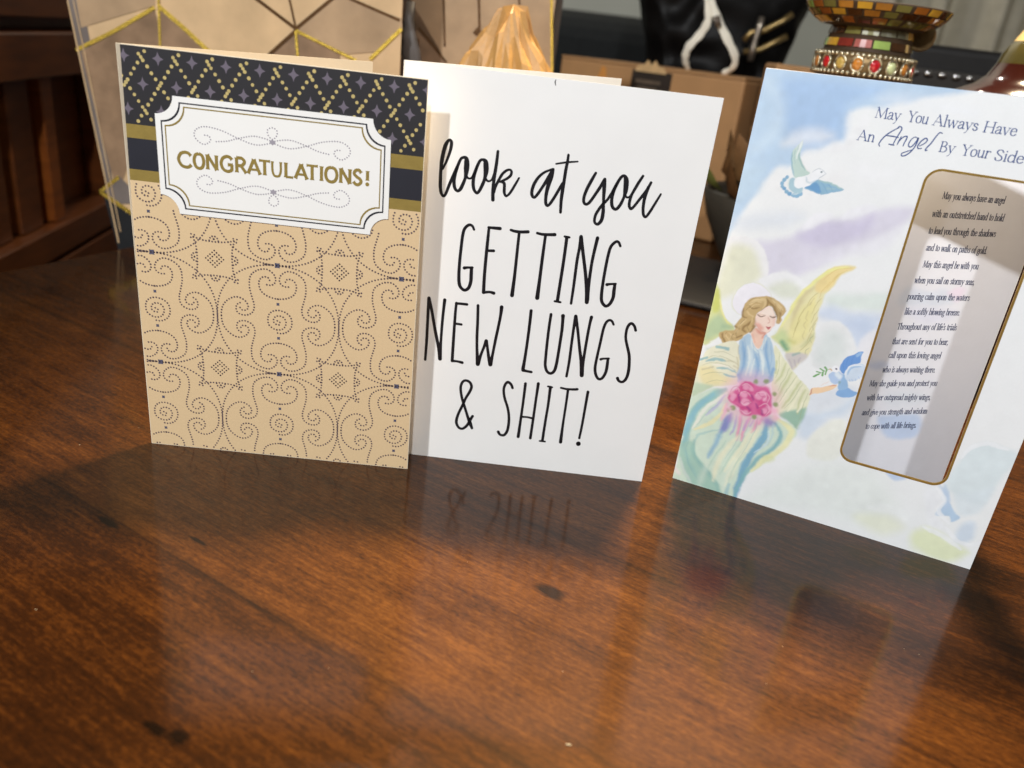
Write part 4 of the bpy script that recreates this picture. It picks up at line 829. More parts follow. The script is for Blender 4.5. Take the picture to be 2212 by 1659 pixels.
('f','s',[21.1,94.3,21.5,90.9,21.0,87.5],(150,124,84),0.5,2,0.86),
('f','s',[15.1,14.1,14.5,6.3,14.2,1.1],(224,233,218),0.5,5,2.3),
('f','s',[28.2,18.5,26.7,9.5,25.7,2.0],(224,233,218),0.5,5,1.97),
('f','s',[18.1,44.8,20.3,46.4],(234,176,202),0.6,2,1.74),
('f','s',[37.2,52.4,39.9,51.4],(234,176,202),0.6,2,1.68),
('f','s',[21.4,60.2,22.7,61.9],(234,176,202),0.6,2,1.7),
('f','s',[16.1,173.0,24.8,177.0,33.8,178.4],(238,240,243),0.6,7,6.14),
('f','s',[45.9,168.1,54.5,165.4,61.5,167.9],(238,240,243),0.6,7,4.61)]

# ------------------------------------------------------------------ table
wood_top = MB()
TOP = [(-0.68, -0.09), (1.25, -0.35), (1.25, 1.42), (0.0, 1.46), (-0.343, 0.670), (-0.391, 0.562)]
TH = 0.030
nT = len(TOP)
wood_top.mesh([(x, y, 0) for x, y in TOP] + [(x, y, -TH) for x, y in TOP],
              [tuple(range(nT)), tuple(range(2 * nT - 1, nT - 1, -1))] + [(i, nT + i, nT + (i + 1) % nT, (i + 1) % nT) for i in range(nT)])
table = thing('wooden_table', 'large varnished reddish brown wooden table under the three cards', 'table', (0, 0, 0))
bevel(wood_top.build('tabletop', M['wood'], table), 0.004, 3)
for x, y in ((-0.22, 0.22), (1.1, -0.1), (1.1, 1.25), (0.05, 1.25)):
    b = MB()
    b.box(x - .035, x + .035, y - .035, y + .035, -0.75, -TH - 0.001)
    b.build('leg', M['wood'], table)
crumb = MB()
for px, py, w in ((172, 962, .0007), (1228, 1610, .0022), (300, 925, .0005), (78, 1318, .0008), (710, 1445, .0004), (1215, 1452, .0005), (1655, 1478, .0004), (1690, 1398, .0004), (1952, 1403, .0004), (1985, 1415, .0004), (545, 1452, .0004), (1010, 1215, .0003)):
    g = ground(px, py)
    crumb.ball((g[0], g[1], .0003), w * .5, 4, 0, (1.0, .16, .3))
o = crumb.build('crumbs', mat('pale_crumb', (205, 188, 150), .7), None, True)
o['kind'] = 'stuff'
tag(o, 'pale specks of lint and crumbs scattered on the table top', 'crumbs')


# ------------------------------------------------------------------ cards: shared makers
def card_frame(name, label, fold, yaw):
    return thing(name, label, 'greeting card', (fold[0], fold[1], 0), yaw, 'standing greeting cards on the table')


def mm(u, v, y=0.0):                   # card face millimetres to local metres, y behind (+) or in front (-)
    return (u * .001, y * .001, v * .001)


def leaf(name, quad, material, parent, yaw=0.0, t=0.4, hole=None, y0=0.0):
    """one stiff sheet of card; quad in mm, optional hole outline"""
    c, s = math.cos(yaw), math.sin(yaw)
    loops = [[Vector((u, v, 0)) for u, v in quad]]
    if hole:
        loops.append([Vector((u, v, 0)) for u, v in hole])
    tri = tessellate_polygon(loops)
    flat = [p for l in loops for p in l]
    vs = []
    for d in (y0, y0 + t):
        for p in flat:
            x, y = p.x * .001, d * .001
            vs.append((x * c - y * s, x * s + y * c, p.y * .001))
    n = len(flat)
    fs = [tuple(t_) for t_ in tri] + [tuple(n + i for i in reversed(t_)) for t_ in tri]
    k = 0
    for l in loops:
        m = len(l)
        fs += [(k + i, k + (i + 1) % m, n + k + (i + 1) % m, n + k + i) for i in range(m)]
        k += m
    b = MB()
    b.mesh(vs, fs)
    return b.build(name, material, parent)


class Ink:                             # flat printed marks lying on a card face, in mm
    def __init__(s, y, warp=None, rot=0.0):
        s.b = MB()
        s.y = y
        s.warp = warp or (lambda u, v: (u, v))
        s.c, s.s = math.cos(rot), math.sin(rot)
        s.k = 0

    def P(s, u, v, y=None):
        u, v = s.warp(u, v)
        x, y = u * .001, (s.y if y is None else y) * .001
        return (x * s.c - y * s.s, x * s.s + y * s.c, v * .001)

    def poly(s, pts, mat_=0, y=None):
        s.b.poly([s.P(u, v, y) for u, v in pts], mat_)

    def disc(s, u, v, r, n=10, mat_=0, y=None):
        s.poly([(u + r * math.cos(2 * math.pi * i / n), v + r * math.sin(2 * math.pi * i / n)) for i in range(n)], mat_, y)

    def stroke(s, P, caps=True, mat_=0, n=6):
        """P: (u, v, width) points; a smooth ribbon with round ends"""
        s.k += 1
        y = s.y - .002 * (s.k % 24)
        Q = smooth(P, n) if len(P) > 2 else [np.array(p, float) for p in P]
        L, R = [], []
        for i, q in enumerate(Q):
            t = Q[min(i + 1, len(Q) - 1)][:2] - Q[max(i - 1, 0)][:2]
            d = np.linalg.norm(t)
            t = t / d if d > 1e-9 else np.array((1.0, 0))
            nrm = np.array((-t[1], t[0])) * q[2] / 2
            L.append(q[:2] + nrm)
            R.append(q[:2] - nrm)
        vs = [s.P(*p, y) for p in L] + [s.P(*p, y) for p in R]
        m = len(Q)
        s.b.mesh(vs, [(i, i + 1, m + i + 1, m + i) for i in range(m - 1)], mat_)
        if caps:
            for q in (Q[0], Q[-1]):
                s.disc(q[0], q[1], q[2] / 2, 14, mat_, y)

    def ring(s, outer, inner, mat_=0):
        n = len(outer)
        s.b.mesh([s.P(*p) for p in outer] + [s.P(*p) for p in inner], [(i, (i + 1) % n, n + (i + 1) % n, n + i) for i in range(n)], mat_)

    def build(s, name, mats, parent):
        return s.b.build(name, mats, parent)


# ------------------------------------------------------------------ a small serif alphabet drawn as pen strokes (x-height 1)
# each stroke: kind letter (N pen contrast, T thick, t thin, D dot) then points; leading ~ makes it a smooth curve
GL = {
 ' ': (.6, ''), '.': (.32, 'D .14,.08'), ',': (.32, 'D .15,.08;~t .19,.05 .17,-.1 .08,-.26'), "'": (.28, 'T .13,1.6 .12,1.25'),
 'a': (.86, '~N .14,.78 .3,.98 .52,.97 .63,.78 .63,.2 .72,.04 .84,.08;~N .63,.6 .3,.5 .1,.28 .18,.05 .4,.03 .63,.26'),
 'b': (.95, 'T .16,1.6 .16,.06;~N .16,.74 .42,.98 .72,.9 .84,.5 .7,.1 .42,.01 .16,.12;t .02,1.57 .16,1.6'),
 'c': (.8, '~N .72,.78 .56,.98 .28,.94 .1,.5 .22,.12 .48,.01 .74,.2'),
 'd': (.98, 'T .78,1.6 .78,.02;~N .78,.78 .5,.99 .22,.88 .1,.45 .22,.08 .5,.02 .78,.25;t .78,.02 .94,.04;t .64,1.57 .78,1.6'),
 'e': (.82, 't .12,.56 .72,.58;~N .72,.58 .66,.88 .42,.99 .18,.84 .1,.45 .22,.1 .5,.01 .76,.2'),
 'f': (.55, '~N .64,1.48 .5,1.6 .33,1.45 .28,1.1 .28,0;t .05,.97 .56,.97;t .1,.02 .46,.02'),
 'g': (.86, '~N .42,.99 .18,.86 .16,.56 .42,.4 .66,.55 .66,.85 .42,.99;t .62,.92 .84,.98;~N .3,.42 .16,.28 .3,.12 .62,.06 .76,-.16 .62,-.46 .32,-.5 .1,-.34 .16,-.1 .36,.08'),
 'h': (1.02, 'T .18,1.6 .18,0;~N .18,.72 .42,.98 .68,.9 .74,.6 .74,0;t .03,.02 .34,.02;t .58,.02 .9,.02;t .03,1.57 .18,1.6'),
 'i': (.44, 'T .22,.98 .22,0;t .05,.95 .22,.98;t .06,.02 .38,.02;D .21,1.38'),
 'k': (.96, 'T .18,1.6 .18,0;t .76,.95 .2,.42;T .36,.58 .82,0;t .03,.02 .34,.02;t .66,.02 .96,.02;t .58,.96 .9,.96'),
 'l': (.44, 'T .22,1.6 .22,0;t .06,.02 .38,.02;t .06,1.57 .22,1.6'),
 'm': (1.5, 'T .18,.98 .18,0;~N .18,.74 .4,.98 .62,.9 .67,.6 .67,0;~N .67,.74 .9,.98 1.11,.9 1.16,.6 1.16,0;t .03,.02 .34,.02;t .53,.02 .81,.02;t 1.02,.02 1.32,.02;t .03,.95 .18,.98'),
 'n': (1.02, 'T .18,.98 .18,0;~N .18,.72 .42,.98 .68,.9 .74,.6 .74,0;t .03,.02 .34,.02;t .58,.02 .9,.02;t .03,.95 .18,.98'),
 'o': (.94, '~N .46,.99 .18,.86 .1,.5 .2,.12 .46,.01 .74,.14 .82,.5 .72,.88 .46,.99'),
 'p': (.98, 'T .18,.98 .18,-.5;~N .18,.74 .42,.98 .72,.9 .86,.5 .72,.1 .42,.01 .18,.14;t .03,-.5 .34,-.5;t .03,.95 .18,.98'),
 'r': (.72, 'T .18,.98 .18,0;~N .18,.66 .34,.94 .54,.99 .64,.88;t .03,.02 .36,.02;t .03,.95 .18,.98'),
 's': (.7, '~N .58,.8 .42,.98 .18,.9 .15,.68 .4,.52 .6,.34 .54,.08 .3,.01 .1,.2'),
 't': (.6, '~N .27,1.3 .27,.3 .36,.04 .58,.12;t .06,.97 .54,.97'),
 'u': (1.0, '~N .16,.98 .16,.3 .34,.02 .6,.1 .76,.32;T .76,.98 .76,.02;t .76,.02 .93,.04;t .02,.96 .16,.98;t .62,.96 .76,.98'),
 'v': (.92, 'T .12,.97 .46,0;t .46,0 .8,.97;t -.02,.97 .27,.97;t .64,.97 .94,.97'),
 'w': (1.36, 'T .12,.97 .4,0;t .4,0 .68,.95;T .66,.97 .94,0;t .94,0 1.22,.97;t -.02,.97 .27,.97;t 1.06,.97 1.36,.97'),
 'y': (.92, 'T .12,.97 .46,.05;~t .8,.97 .46,.05 .32,-.36 .12,-.5;t -.02,.97 .27,.97;t .64,.97 .94,.97'),
 'z': (.82, 't .12,.95 .7,.95;T .66,.95 .12,.03;t .1,.03 .74,.03;t .12,.95 .12,.78;t .74,.03 .74,.2'),
 'A': (1.3, 't .12,.03 .6,1.5;T .6,1.5 1.14,.03;t .3,.52 .92,.52;t -.02,.02 .28,.02;t .95,.02 1.32,.02'),
 'B': (1.15, 'T .24,1.48 .24,.02;~N .24,1.47 .66,1.45 .84,1.15 .62,.83 .24,.8;~N .24,.8 .78,.74 .98,.4 .74,.05 .24,.03;t .06,1.47 .3,1.47;t .06,.03 .3,.03'),
 'H': (1.45, 'T .24,1.48 .24,.02;T 1.2,1.48 1.2,.02;t .24,.78 1.2,.78;t .05,1.48 .44,1.48;t .05,.02 .44,.02;t 1.0,1.48 1.4,1.48;t 1.0,.02 1.4,.02'),
 'M': (1.68, 't .27,1.48 .17,.02;T .27,1.48 .82,.12;t .82,.12 1.37,1.48;T 1.37,1.48 1.47,.02;t .02,.02 .34,.02;t 1.28,.02 1.66,.02;t .08,1.48 .3,1.48;t 1.34,1.48 1.58,1.48'),
 'S': (.98, '~N .82,1.22 .64,1.48 .3,1.46 .16,1.14 .42,.82 .76,.58 .84,.24 .58,.02 .24,.06 .1,.36'),
 'T': (1.16, 'T .58,1.46 .58,.02;t .06,1.46 1.1,1.46;t .06,1.46 .05,1.2;t 1.1,1.46 1.11,1.2;t .38,.02 .78,.02'),
 'Y': (1.22, 'T .12,1.48 .62,.74;t 1.1,1.48 .62,.74;T .62,.74 .62,.02;t -.03,1.48 .32,1.48;t .9,1.48 1.26,1.48;t .42,.02 .82,.02'),
}


def set_line(ink, text, a, b, size, slant=0.0, thick=.17, thin=.075):
    """letters fitted between the two ends of their base line"""
    a, b = np.array(a), np.array(b)
    total = sum(GL[c][0] for c in text)
    sx = np.linalg.norm(b - a) / (total * size)
    ex = (b - a) / np.linalg.norm(b - a)
    ey = np.array((-ex[1] * 0 + slant, 1.0))
    x0 = 0.0
    for ch in text:
        adv, spec = GL[ch]
        for st in filter(None, spec.split(';')):
            cur = st[0] == '~'
            st = st.lstrip('~')
            kind, *pts = st.split(' ')
            P = [tuple(float(k) for k in p.split(',')) for p in pts]
            if kind == 'D':
                q = a + ex * (x0 + P[0][0]) * size * sx + ey * P[0][1] * size
                ink.k += 1
                ink.disc(q[0], q[1], thick * size * .62, 10, 0, ink.y - .002 * (ink.k % 24))
                continue
            if cur:
                P = [tuple(p) for p in smooth(P, 4)]
            out = []
            for i, p in enumerate(P):
                t = np.array(P[min(i + 1, len(P) - 1)]) - np.array(P[max(i - 1, 0)])
                r = abs(t[1]) / (np.linalg.norm(t) + 1e-9)
                w = thick if kind == 'T' else thin if kind == 't' else thin + (thick - thin) * r
                q = a + ex * (x0 + p[0]) * size * sx + ey * p[1] * size
                out.append((q[0], q[1], w * size * (.5 + .5 * sx if kind != 't' else 1)))
            ink.stroke(out, True, 0, 1)
        x0 += adv


# ------------------------------------------------------------------ card one: congratulations
C1 = (-0.17218682, 0.33882922)
Y1 = math.radians(2.3508759696)
W1, H1 = 125.8, 181.7
warp1 = lambda u, v: (u - .0126 * v, v + .0028 * u * v / 181.7)
card1 = card_frame('greeting_card', 'tan and black card with a white plaque reading congratulations', C1, Y1)
q1 = [warp1(0, 0), warp1(W1, 0), warp1(W1, H1), warp1(0, H1)]
leaf('front_panel', q1, M['paper_cream'], card1)
bx, by = -0.08938402 - C1[0], 0.43348899 - C1[1]
leaf('back_panel', [(0.3, 0), (W1, 0), (W1 - 1.0, H1 + .8), (-2.0, H1)], M['paper_cream'], card1, math.atan2(by, bx) - Y1, .4, None, .45)


def sheet(name, material, u0, u1, v0, v1, y, parent, warp):
    k = Ink(y, warp)
    k.poly([(u0, v0), (u1, v0), (u1, v1), (u0, v1)])
    return k.build(name, material, parent)


sheet('tan_panel', M['paper_tan'], .25, W1 - .25, .25, 127.6, -.06, card1, warp1)
hd = sheet('black_header', M['ink_charcoal'], .25, W1 - .25, 150.8, H1 - .35, -.06, card1, warp1)
sheet('navy_band', M['ink_navy'], .25, W1 - .25, 132.3, 145.2, -.06, card1, warp1)
sheet('gold_band', M['foil'], .25, W1 - .25, 145.2, 150.8, -.07, card1, warp1)
sheet('gold_band', M['foil'], .25, W1 - .25, 127.6, 132.3, -.07, card1, warp1)

# dotted trellis and four-pointed stars of the black header
k = Ink(-.11, warp1)
for i in range(-4, 14):
    for j in (0,):
        cx_, cy_ = 9.6 + 13.66 * i, 177.4
        for dx, off in ((1, 0.0), (-1, 0.5)):
            for n_ in range(-16, 4):
                t = (n_ + off) / 4.5
                u, v = cx_ + dx * 6.83 * t, cy_ + 10.25 * t
                if .9 < u < W1 - .9 and 151.6 < v < H1 - .9:
                    k.disc(u + random.uniform(-.08, .08), v + random.uniform(-.08, .08), random.uniform(.70, .80), 10)
k.build('gold_dots', M['foil_dot'], hd)
k = Ink(-.11, warp1)
for j in range(3):
    for i in range(-1, 11):
        u0, v0 = (2.75 if j % 2 == 0 else 9.6) + 13.66 * i, 177.4 - 10.25 * j
        pts = []
        for a in range(16):
            th = 2 * math.pi * a / 16
            r = 1 / (abs(math.cos(th)) ** .62 + abs(math.sin(th)) ** .62) ** (1 / .62)
            pts.append((u0 + 2.35 * r * math.cos(th), v0 + 2.75 * r * math.sin(th)))
        pts = [(min(max(u, .3), W1 - .3), min(max(v, 151.0), H1 - .4)) for u, v in pts]
        if max(p[0] for p in pts) - min(p[0] for p in pts) > .6 and max(p[1] for p in pts) - min(p[1] for p in pts) > 1:
            k.poly(pts)
k.build('star_pattern', M['ink_star'], hd)

# dotted scroll work on the tan field
k = Ink(-.12, warp1)
X0, Y0, PX, PY = 63.05, 70.45, 55.45, 52.7


def dots(P, closed=False, step=1.33, r=.43):
    for q in along(P, step, closed):
        if .6 < q[0] < W1 - .6 and .6 < q[1] < 126.9 and not (16 < q[0] < 109.5 and q[1] > 117.5):
            k.disc(q[0], q[1], r * random.uniform(.92, 1.05), 8)


def square(u, v, r):
    pts = []
    for a in range(4):
        th = math.pi / 4 + a * math.pi / 2
        pts += [(u + r * 1.3 * math.cos(th), v + r * 1.3 * math.sin(th)), (u + r * .82 * math.cos(th + math.pi / 4), v + r * .82 * math.sin(th + math.pi / 4))]
    pts = [(min(max(a, .3), W1 - .3), min(max(b, .3), 127.3)) for a, b in pts]
    if max(p[0] for p in pts) - min(p[0] for p in pts) > .4 and max(p[1] for p in pts) - min(p[1] for p in pts) > .4:
        k.poly(pts, 1)


for i in (-1, 0, 1):
    for j in (-2, -1, 0, 1):
        u0, v0 = X0 + PX * i, Y0 + PY * j
        ell = []
        for a in range(80):
            th = 2 * math.pi * a / 80
            c_, s_ = math.cos(th), math.sin(th)
            r = (abs(c_) ** 2.2 + abs(s_) ** 2.2) ** (-1 / 2.2)
            ell.append((u0 + PX / 2 * r * c_, v0 + PY / 2 * r * s_))
        dots(ell, True, 1.45)
        for key in 'sch':
            P = smooth(SCROLLS[key], 4)
            for fx in (1, -1):
                for fy in (1, -1):
                    dots([(u0 + fx * p[0], v0 + fy * p[1]) for p in P])
        dots([(u0 + p[0] + .9, v0 + p[1]) for p in SCROLLS['r']], False, 1.36)
        square(u0, v0 + PY / 2, 1.25)
        for fy in (1, -1):
            square(u0, v0 + fy * 8.25, .72)
        for s_ in (1, -1):
            for d in (2.3, 3.8, 5.3):
                dots([(u0 + s_ * d, v0 + PY / 2 - .12), (u0 + s_ * d, v0 + PY / 2 + .12)], False, 9)
        # star of lattice between four ovals
        u1, v1 = u0 + PX / 2, v0 + PY / 2
        for a in range(4):
            c_, s_ = round(math.cos(a * math.pi / 2)), round(math.sin(a * math.pi / 2))
            R = lambda x, y: (u1 + (x * c_ - y * s_), v1 + (x * s_ + y * c_))
            side = smooth([R(9.0, -8.8), R(8.0, -5), R(7.7, 0), R(8.0, 5), R(9.0, 8.8)], 6)
            dots(side, False, 1.36)
            bump = [R(7.9 + 2.3 * math.cos(t), 2.0 * math.sin(t)) for t in np.linspace(-1.45, 1.45, 12)]
            dots(bump, False, 1.3)
            dots([R(8.9, -.1), R(8.9, .1)], False, 9)
            dots([R(9.9, 8.4), R(10.3, 9.8), R(8.6, 10.0)], False, 1.3)
        for a in range(-2, 3):
            for b in range(-2, 3):
                if a == 0 and b == 0:
                    continue
                if abs(a) <= 2 and abs(b) <= 2:
                    dots([(u1 + (a - b) * .98, v1 + (a + b) * .94)] * 2, False, 9, .4)
k.build('scroll_pattern', [M['ink_dot'], M['ink_square']], card1)


# plaque
def scalloped(x0, x1, y0, y1, r, n=9):
    pts = []
    for cx_, cy_, a0 in ((x0, y0, 90), (x1, y0, 180), (x1, y1, 270), (x0, y1, 360)):
        for i in range(n):
            a = math.radians(a0 - 90 * i / (n - 1))
            pts.append((cx_ + r * math.cos(a), cy_ + r * math.sin(a)))
    return pts


PLQ = (13.7, 111.6, 115.4, 163.9)


def inset(d, r):
    return scalloped(PLQ[0] + d, PLQ[1] - d, PLQ[2] + d, PLQ[3] - d, r)


b = MB()
kk = Ink(-.5, warp1)
front = [kk.P(*p) for p in inset(0, 7.7)]
back = [kk.P(*p, -.2) for p in inset(0, 7.7)]
n_ = len(front)
b.mesh(front + back, [(i, (i + 1) % n_, n_ + (i + 1) % n_, n_ + i) for i in range(n_)])
ctr = kk.P((PLQ[0] + PLQ[1]) / 2, (PLQ[2] + PLQ[3]) / 2)
b.mesh(front + [ctr], [(i, (i + 1) % n_, n_) for i in range(n_)])
plaque = b.build('plaque', M['paper_plaque'], card1)
k = Ink(-.55, warp1)
k.ring(inset(2.2, 7.9), inset(2.75, 7.95))
k.build('navy_border', M['ink_navy'], plaque)
k = Ink(-.56, warp1)
k.ring(inset(3.75, 8.1), inset(4.25, 8.15))
k.build('gold_border', M['foil'], plaque)
CAPS = {
 'C': ['~.97,.8 .8,.96 .55,1 .25,.88 .08,.5 .25,.12 .55,0 .8,.04 .97,.2'],
 'O': ['~.5,1 .2,.88 .07,.5 .2,.12 .5,0 .8,.12 .93,.5 .8,.88 .5,1'],
 'N': ['.1,0 .1,1', '.1,1 .9,0', '.9,0 .9,1'],
 'G': ['~.95,.82 .78,.97 .52,1 .22,.86 .07,.5 .22,.13 .52,0 .78,.04 .93,.14', '.92,.1 .92,.46', '.6,.46 1,.46'],
 'R': ['.14,0 .14,1', '~.14,.98 .6,.98 .82,.76 .6,.5 .14,.47', '.48,.5 .95,0'],
 'A': ['.04,0 .5,1', '.5,1 .96,0', '.2,.3 .8,.3'],
 'T': ['.5,0 .5,1', '.02,.97 .98,.97'],
 'U': ['~.1,1 .1,.4 .25,.06 .5,0 .75,.06 .9,.4 .9,1'],
 'L': ['.18,0 .18,1', '.18,.03 .95,.03'],
 'I': ['.5,0 .5,1'],
 'S': ['~.88,.82 .65,.99 .3,.96 .14,.74 .4,.54 .75,.4 .88,.2 .6,0 .3,.02 .08,.18'],
 '!': ['.5,.34 .5,1', '.5,.06 .5,.08']}
k = Ink(-.57, warp1)
for ch, a, b_ in (('C', 437, 528), ('O', 540, 612), ('N', 624, 697), ('G', 714, 795), ('R', 810, 885), ('A', 890, 976), ('T', 965, 1040), ('U', 1046, 1114), ('L', 1130, 1190), ('A', 1198, 1282), ('T', 1274, 1350), ('I', 1358, 1388), ('O', 1394, 1480), ('N', 1492, 1566), ('S', 1578, 1640), ('!', 1658, 1690)):
    ua, ub = 21.9 + (a - 437) * .0649, 21.9 + (b_ - 437) * .0649
    base = 135.7 + .8 * (a - 437) / 1250
    for st in CAPS[ch]:
        cur = st[0] == '~'
        P = [tuple(float(q) for q in p.split(',')) for p in st.lstrip('~').split(' ')]
        if cur:
            P = [tuple(p) for p in smooth(P, 5)]
        else:
            P = [tuple(np.array(P[0]) + (np.array(P[1]) - np.array(P[0])) * t) for t in (0, .12, .3, .7, .88, 1)]
        m_ = len(P) - 1
        pen = .95 if abs(P[-1][0] - P[0][0]) > .5 and abs(P[-1][1] - P[0][1]) < .1 else 1.32
        if ch == '!' and P[0][1] < .2:
            k.disc(ua + .5 * (ub - ua), base + .5, .85, 12)
            continue
        k.stroke([(ua + p[0] * (ub - ua), base + p[1] * 6.1, pen * (1.42 if (i in (0, m_) and ch not in 'O') else 1.0)) for i, p in enumerate(P)], False, 0, 1)
k.build('gold_lettering', M['foil'], plaque)


def flourish(cy_, s_):
    k = Ink(-.55, warp1)

    def dd(P, closed=False):
        for q in along(smooth(P, 5, closed), 1.12, closed):
            k.disc(q[0], q[1], .33, 7)
    for fx in (1, -1):
        A = [(0, -.3), (-7, -1.8), (-14.3, 0), (-21, 2.4), (-28, 3.3), (-32, 1.4), (-32.3, -1.6), (-29, -4.0), (-26, -2.4), (-26.4, -.4), (-28.2, -.2)]
        B = [(0, .3), (-4, 1.3), (-8.3, 1.6), (-14.3, 0), (-19, -1.6), (-23.5, -2.3)]
        for P in (A, B):
            dd([(62.1 + fx * p[0], cy_ + s_ * p[1]) for p in P])
    dd([(62.1, cy_ + s_ * 1.2), (60.3, cy_ + s_ * 2.8), (60.2, cy_ + s_ * 4.9), (62.1, cy_ + s_ * 5.9), (64, cy_ + s_ * 4.9), (63.9, cy_ + s_ * 2.8)], True)
    k.poly([(62.1, cy_ + 1.3), (60.8, cy_), (62.1, cy_ - 1.3), (63.4, cy_)], 0, -.56)
    return k.build('dotted_flourish', M['ink_grey'], plaque)


flourish(149.9, 1)
flourish(129.2, -1)

# ------------------------------------------------------------------ card two: black hand lettering on white
C2 = (-0.06138999, 0.35930283)
Y2 = math.radians(0.45220463)
card2 = card_frame('greeting_card', 'plain white card with large black hand lettered words', C2, Y2)
leaf('front_panel', [(0, 0), (133.95, 0), (135.75, 188.0), (0, 187.6)], M['paper_white'], card2)
leaf('back_panel', [(0.3, 0), (134, 0), (134.4, 188.4), (0, 187.7)], M['paper_white'], card2, math.atan2(0.44928801 - C2[1], 0.03783797 - C2[0]) - Y2, .4, None, .45)
k = Ink(-.08)
for st in CARD_TWO_STROKES:
    k.stroke([tuple(st[i:i + 3]) for i in range(0, len(st), 3)])
k.build('black_lettering', M['ink_black'], card2)
k = Ink(-.06)
k.stroke([(64.2, 187.2, .25), (64.0, 186.2, .45), (64.4, 185.0, .3)])
k.build('ink_speck', M['ink_black'], card2)

# ------------------------------------------------------------------ card three: angel with a die-cut window
C3 = (0.08981299, 0.36838336)
Y3 = math.radians(-21.9962555)
Y3B = math.atan2(0.37585951 - C3[1], 0.23153882 - C3[0])
card3 = card_frame('greeting_card', 'pale watercolour angel card with a gold edged window over a verse', C3, Y3)
Q3 = [(0, 0), (141.92, 0), (142.0, 202.9), (1.2, 201.6)]


def roundrect(x0, x1, y0, y1, r, n=10):
    pts = []
    for cx_, cy_, a0 in ((x1 - r, y1 - r, 0), (x0 + r, y1 - r, 90), (x0 + r, y0 + r, 180), (x1 - r, y0 + r, 270)):
        for i in range(n):
            a = math.radians(a0 + 90 * i / (n - 1))
            pts.append((cx_ + r * math.cos(a), cy_ + r * math.sin(a)))
    return pts


def paint(quad, step, ops, base, hole=None, seed=3):
    """lay washes and brush strokes on a grid of ink colours; returns u axis, v axis and colours"""
    u0, u1 = min(q[0] for q in quad), max(q[0] for q in quad)
    v0, v1 = min(q[1] for q in quad), max(q[1] for q in quad)
    nu, nv = int((u1 - u0) / step) + 2, int((v1 - v0) / step) + 2
    us, vs = np.linspace(u0, u1, nu), np.linspace(v0, v1, nv)
    UU, VV = np.meshgrid(us, vs)
    rng = np.random.default_rng(seed)

    def field(cell, amp):              # gentle random field, bilinear between coarse values
        cu, cv = int((u1 - u0) / cell) + 3, int((v1 - v0) / cell) + 3
        g = rng.standard_normal((cv, cu))
        x, y = (UU - u0) / cell, (VV - v0) / cell
        i, j = x.astype(int), y.astype(int)
        a, b_ = x - i, y - j
        a, b_ = a * a * (3 - 2 * a), b_ * b_ * (3 - 2 * b_)
        return amp * ((g[j, i] * (1 - a) + g[j, i + 1] * a) * (1 - b_) + (g[j + 1, i] * (1 - a) + g[j + 1, i + 1] * a) * b_)
    WU = UU + field(5, .25) + field(1.2, .09)
    WV = VV + field(5, .25) + field(1.2, .09)
    wash = 1 + field(2.6, .02) + field(9, .02)
    C = np.zeros((nv, nu, 3)) + np.array(lin(base))
    for op in ops:
        kind, flat, col, alpha, soft = op[1:6]
        P = [(flat[i], flat[i + 1]) for i in range(0, len(flat), 2)]
        if kind == 'p':
            P = [tuple(p) for p in smooth(P, 4, True)]
            pad = soft + 1.5
        else:
            P = [tuple(p) for p in (smooth(P, 5) if len(P) > 2 else P)]
            pad = op[6] / 2 + soft + 1.5
        a0, a1 = min(p[0] for p in P) - pad, max(p[0] for p in P) + pad
        b0, b1 = min(p[1] for p in P) - pad, max(p[1] for p in P) + pad
        i0, i1 = np.searchsorted(us, a0), np.searchsorted(us, a1)
        j0, j1 = np.searchsorted(vs, b0), np.searchsorted(vs, b1)
        if i1 <= i0 or j1 <= j0:
            continue
        X, Yv = WU[j0:j1, i0:i1], WV[j0:j1, i0:i1]
        D = np.full(X.shape, 1e9)
        T = np.zeros(X.shape)
        ins = np.zeros(X.shape, bool)
        m_ = len(P)
        segs = [(i, (i + 1) % m_) for i in range(m_ if kind == 'p' else max(1, m_ - 1))] if m_ > 1 else [(0, 0)]
        for a, b_ in segs:
            ax, ay = P[a]
            bx_, by_ = P[b_]
            dx, dy = bx_ - ax, by_ - ay
            L2 = dx * dx + dy * dy
            t = np.clip(((X - ax) * dx + (Yv - ay) * dy) / L2, 0, 1) if L2 > 1e-12 else np.zeros(X.shape)
            d = (X - ax - t * dx) ** 2 + (Yv - ay - t * dy) ** 2
            w = d < D
            D[w] = d[w]
            T[w] = ((a + t) / max(1, m_ - 1))[w]
            if kind == 'p' and ay != by_:
                c_ = ((ay > Yv) != (by_ > Yv)) & (X < (bx_ - ax) * (Yv - ay) / (by_ - ay) + ax)
                ins ^= c_
        D = np.sqrt(D)
        if kind == 'p':
            sd = np.where(ins, D, -D)
        else:
            taper = np.ones(X.shape)
            if m_ > 2:                 # brush strokes thin towards their ends
                taper = .45 + .55 * np.clip(np.minimum(T, 1 - T) * 5, 0, 1)
            sd = op[6] / 2 * taper - D
        s_ = max(soft * .45, step * .6)
        x = np.clip(sd / s_ * .5 + .5, 0, 1)
        A = (x * x * (3 - 2 * x) * alpha)[..., None]
        tint = np.array(lin(col)) * np.clip(wash[j0:j1, i0:i1], .85, 1.12)[..., None]
        C[j0:j1, i0:i1] = C[j0:j1, i0:i1] * (1 - A) + np.clip(tint, 0, .95) * A
    C *= (1 + field(.7, .006) + field(5, .008))[..., None]
    return us, vs, np.clip(C, 0, .92)


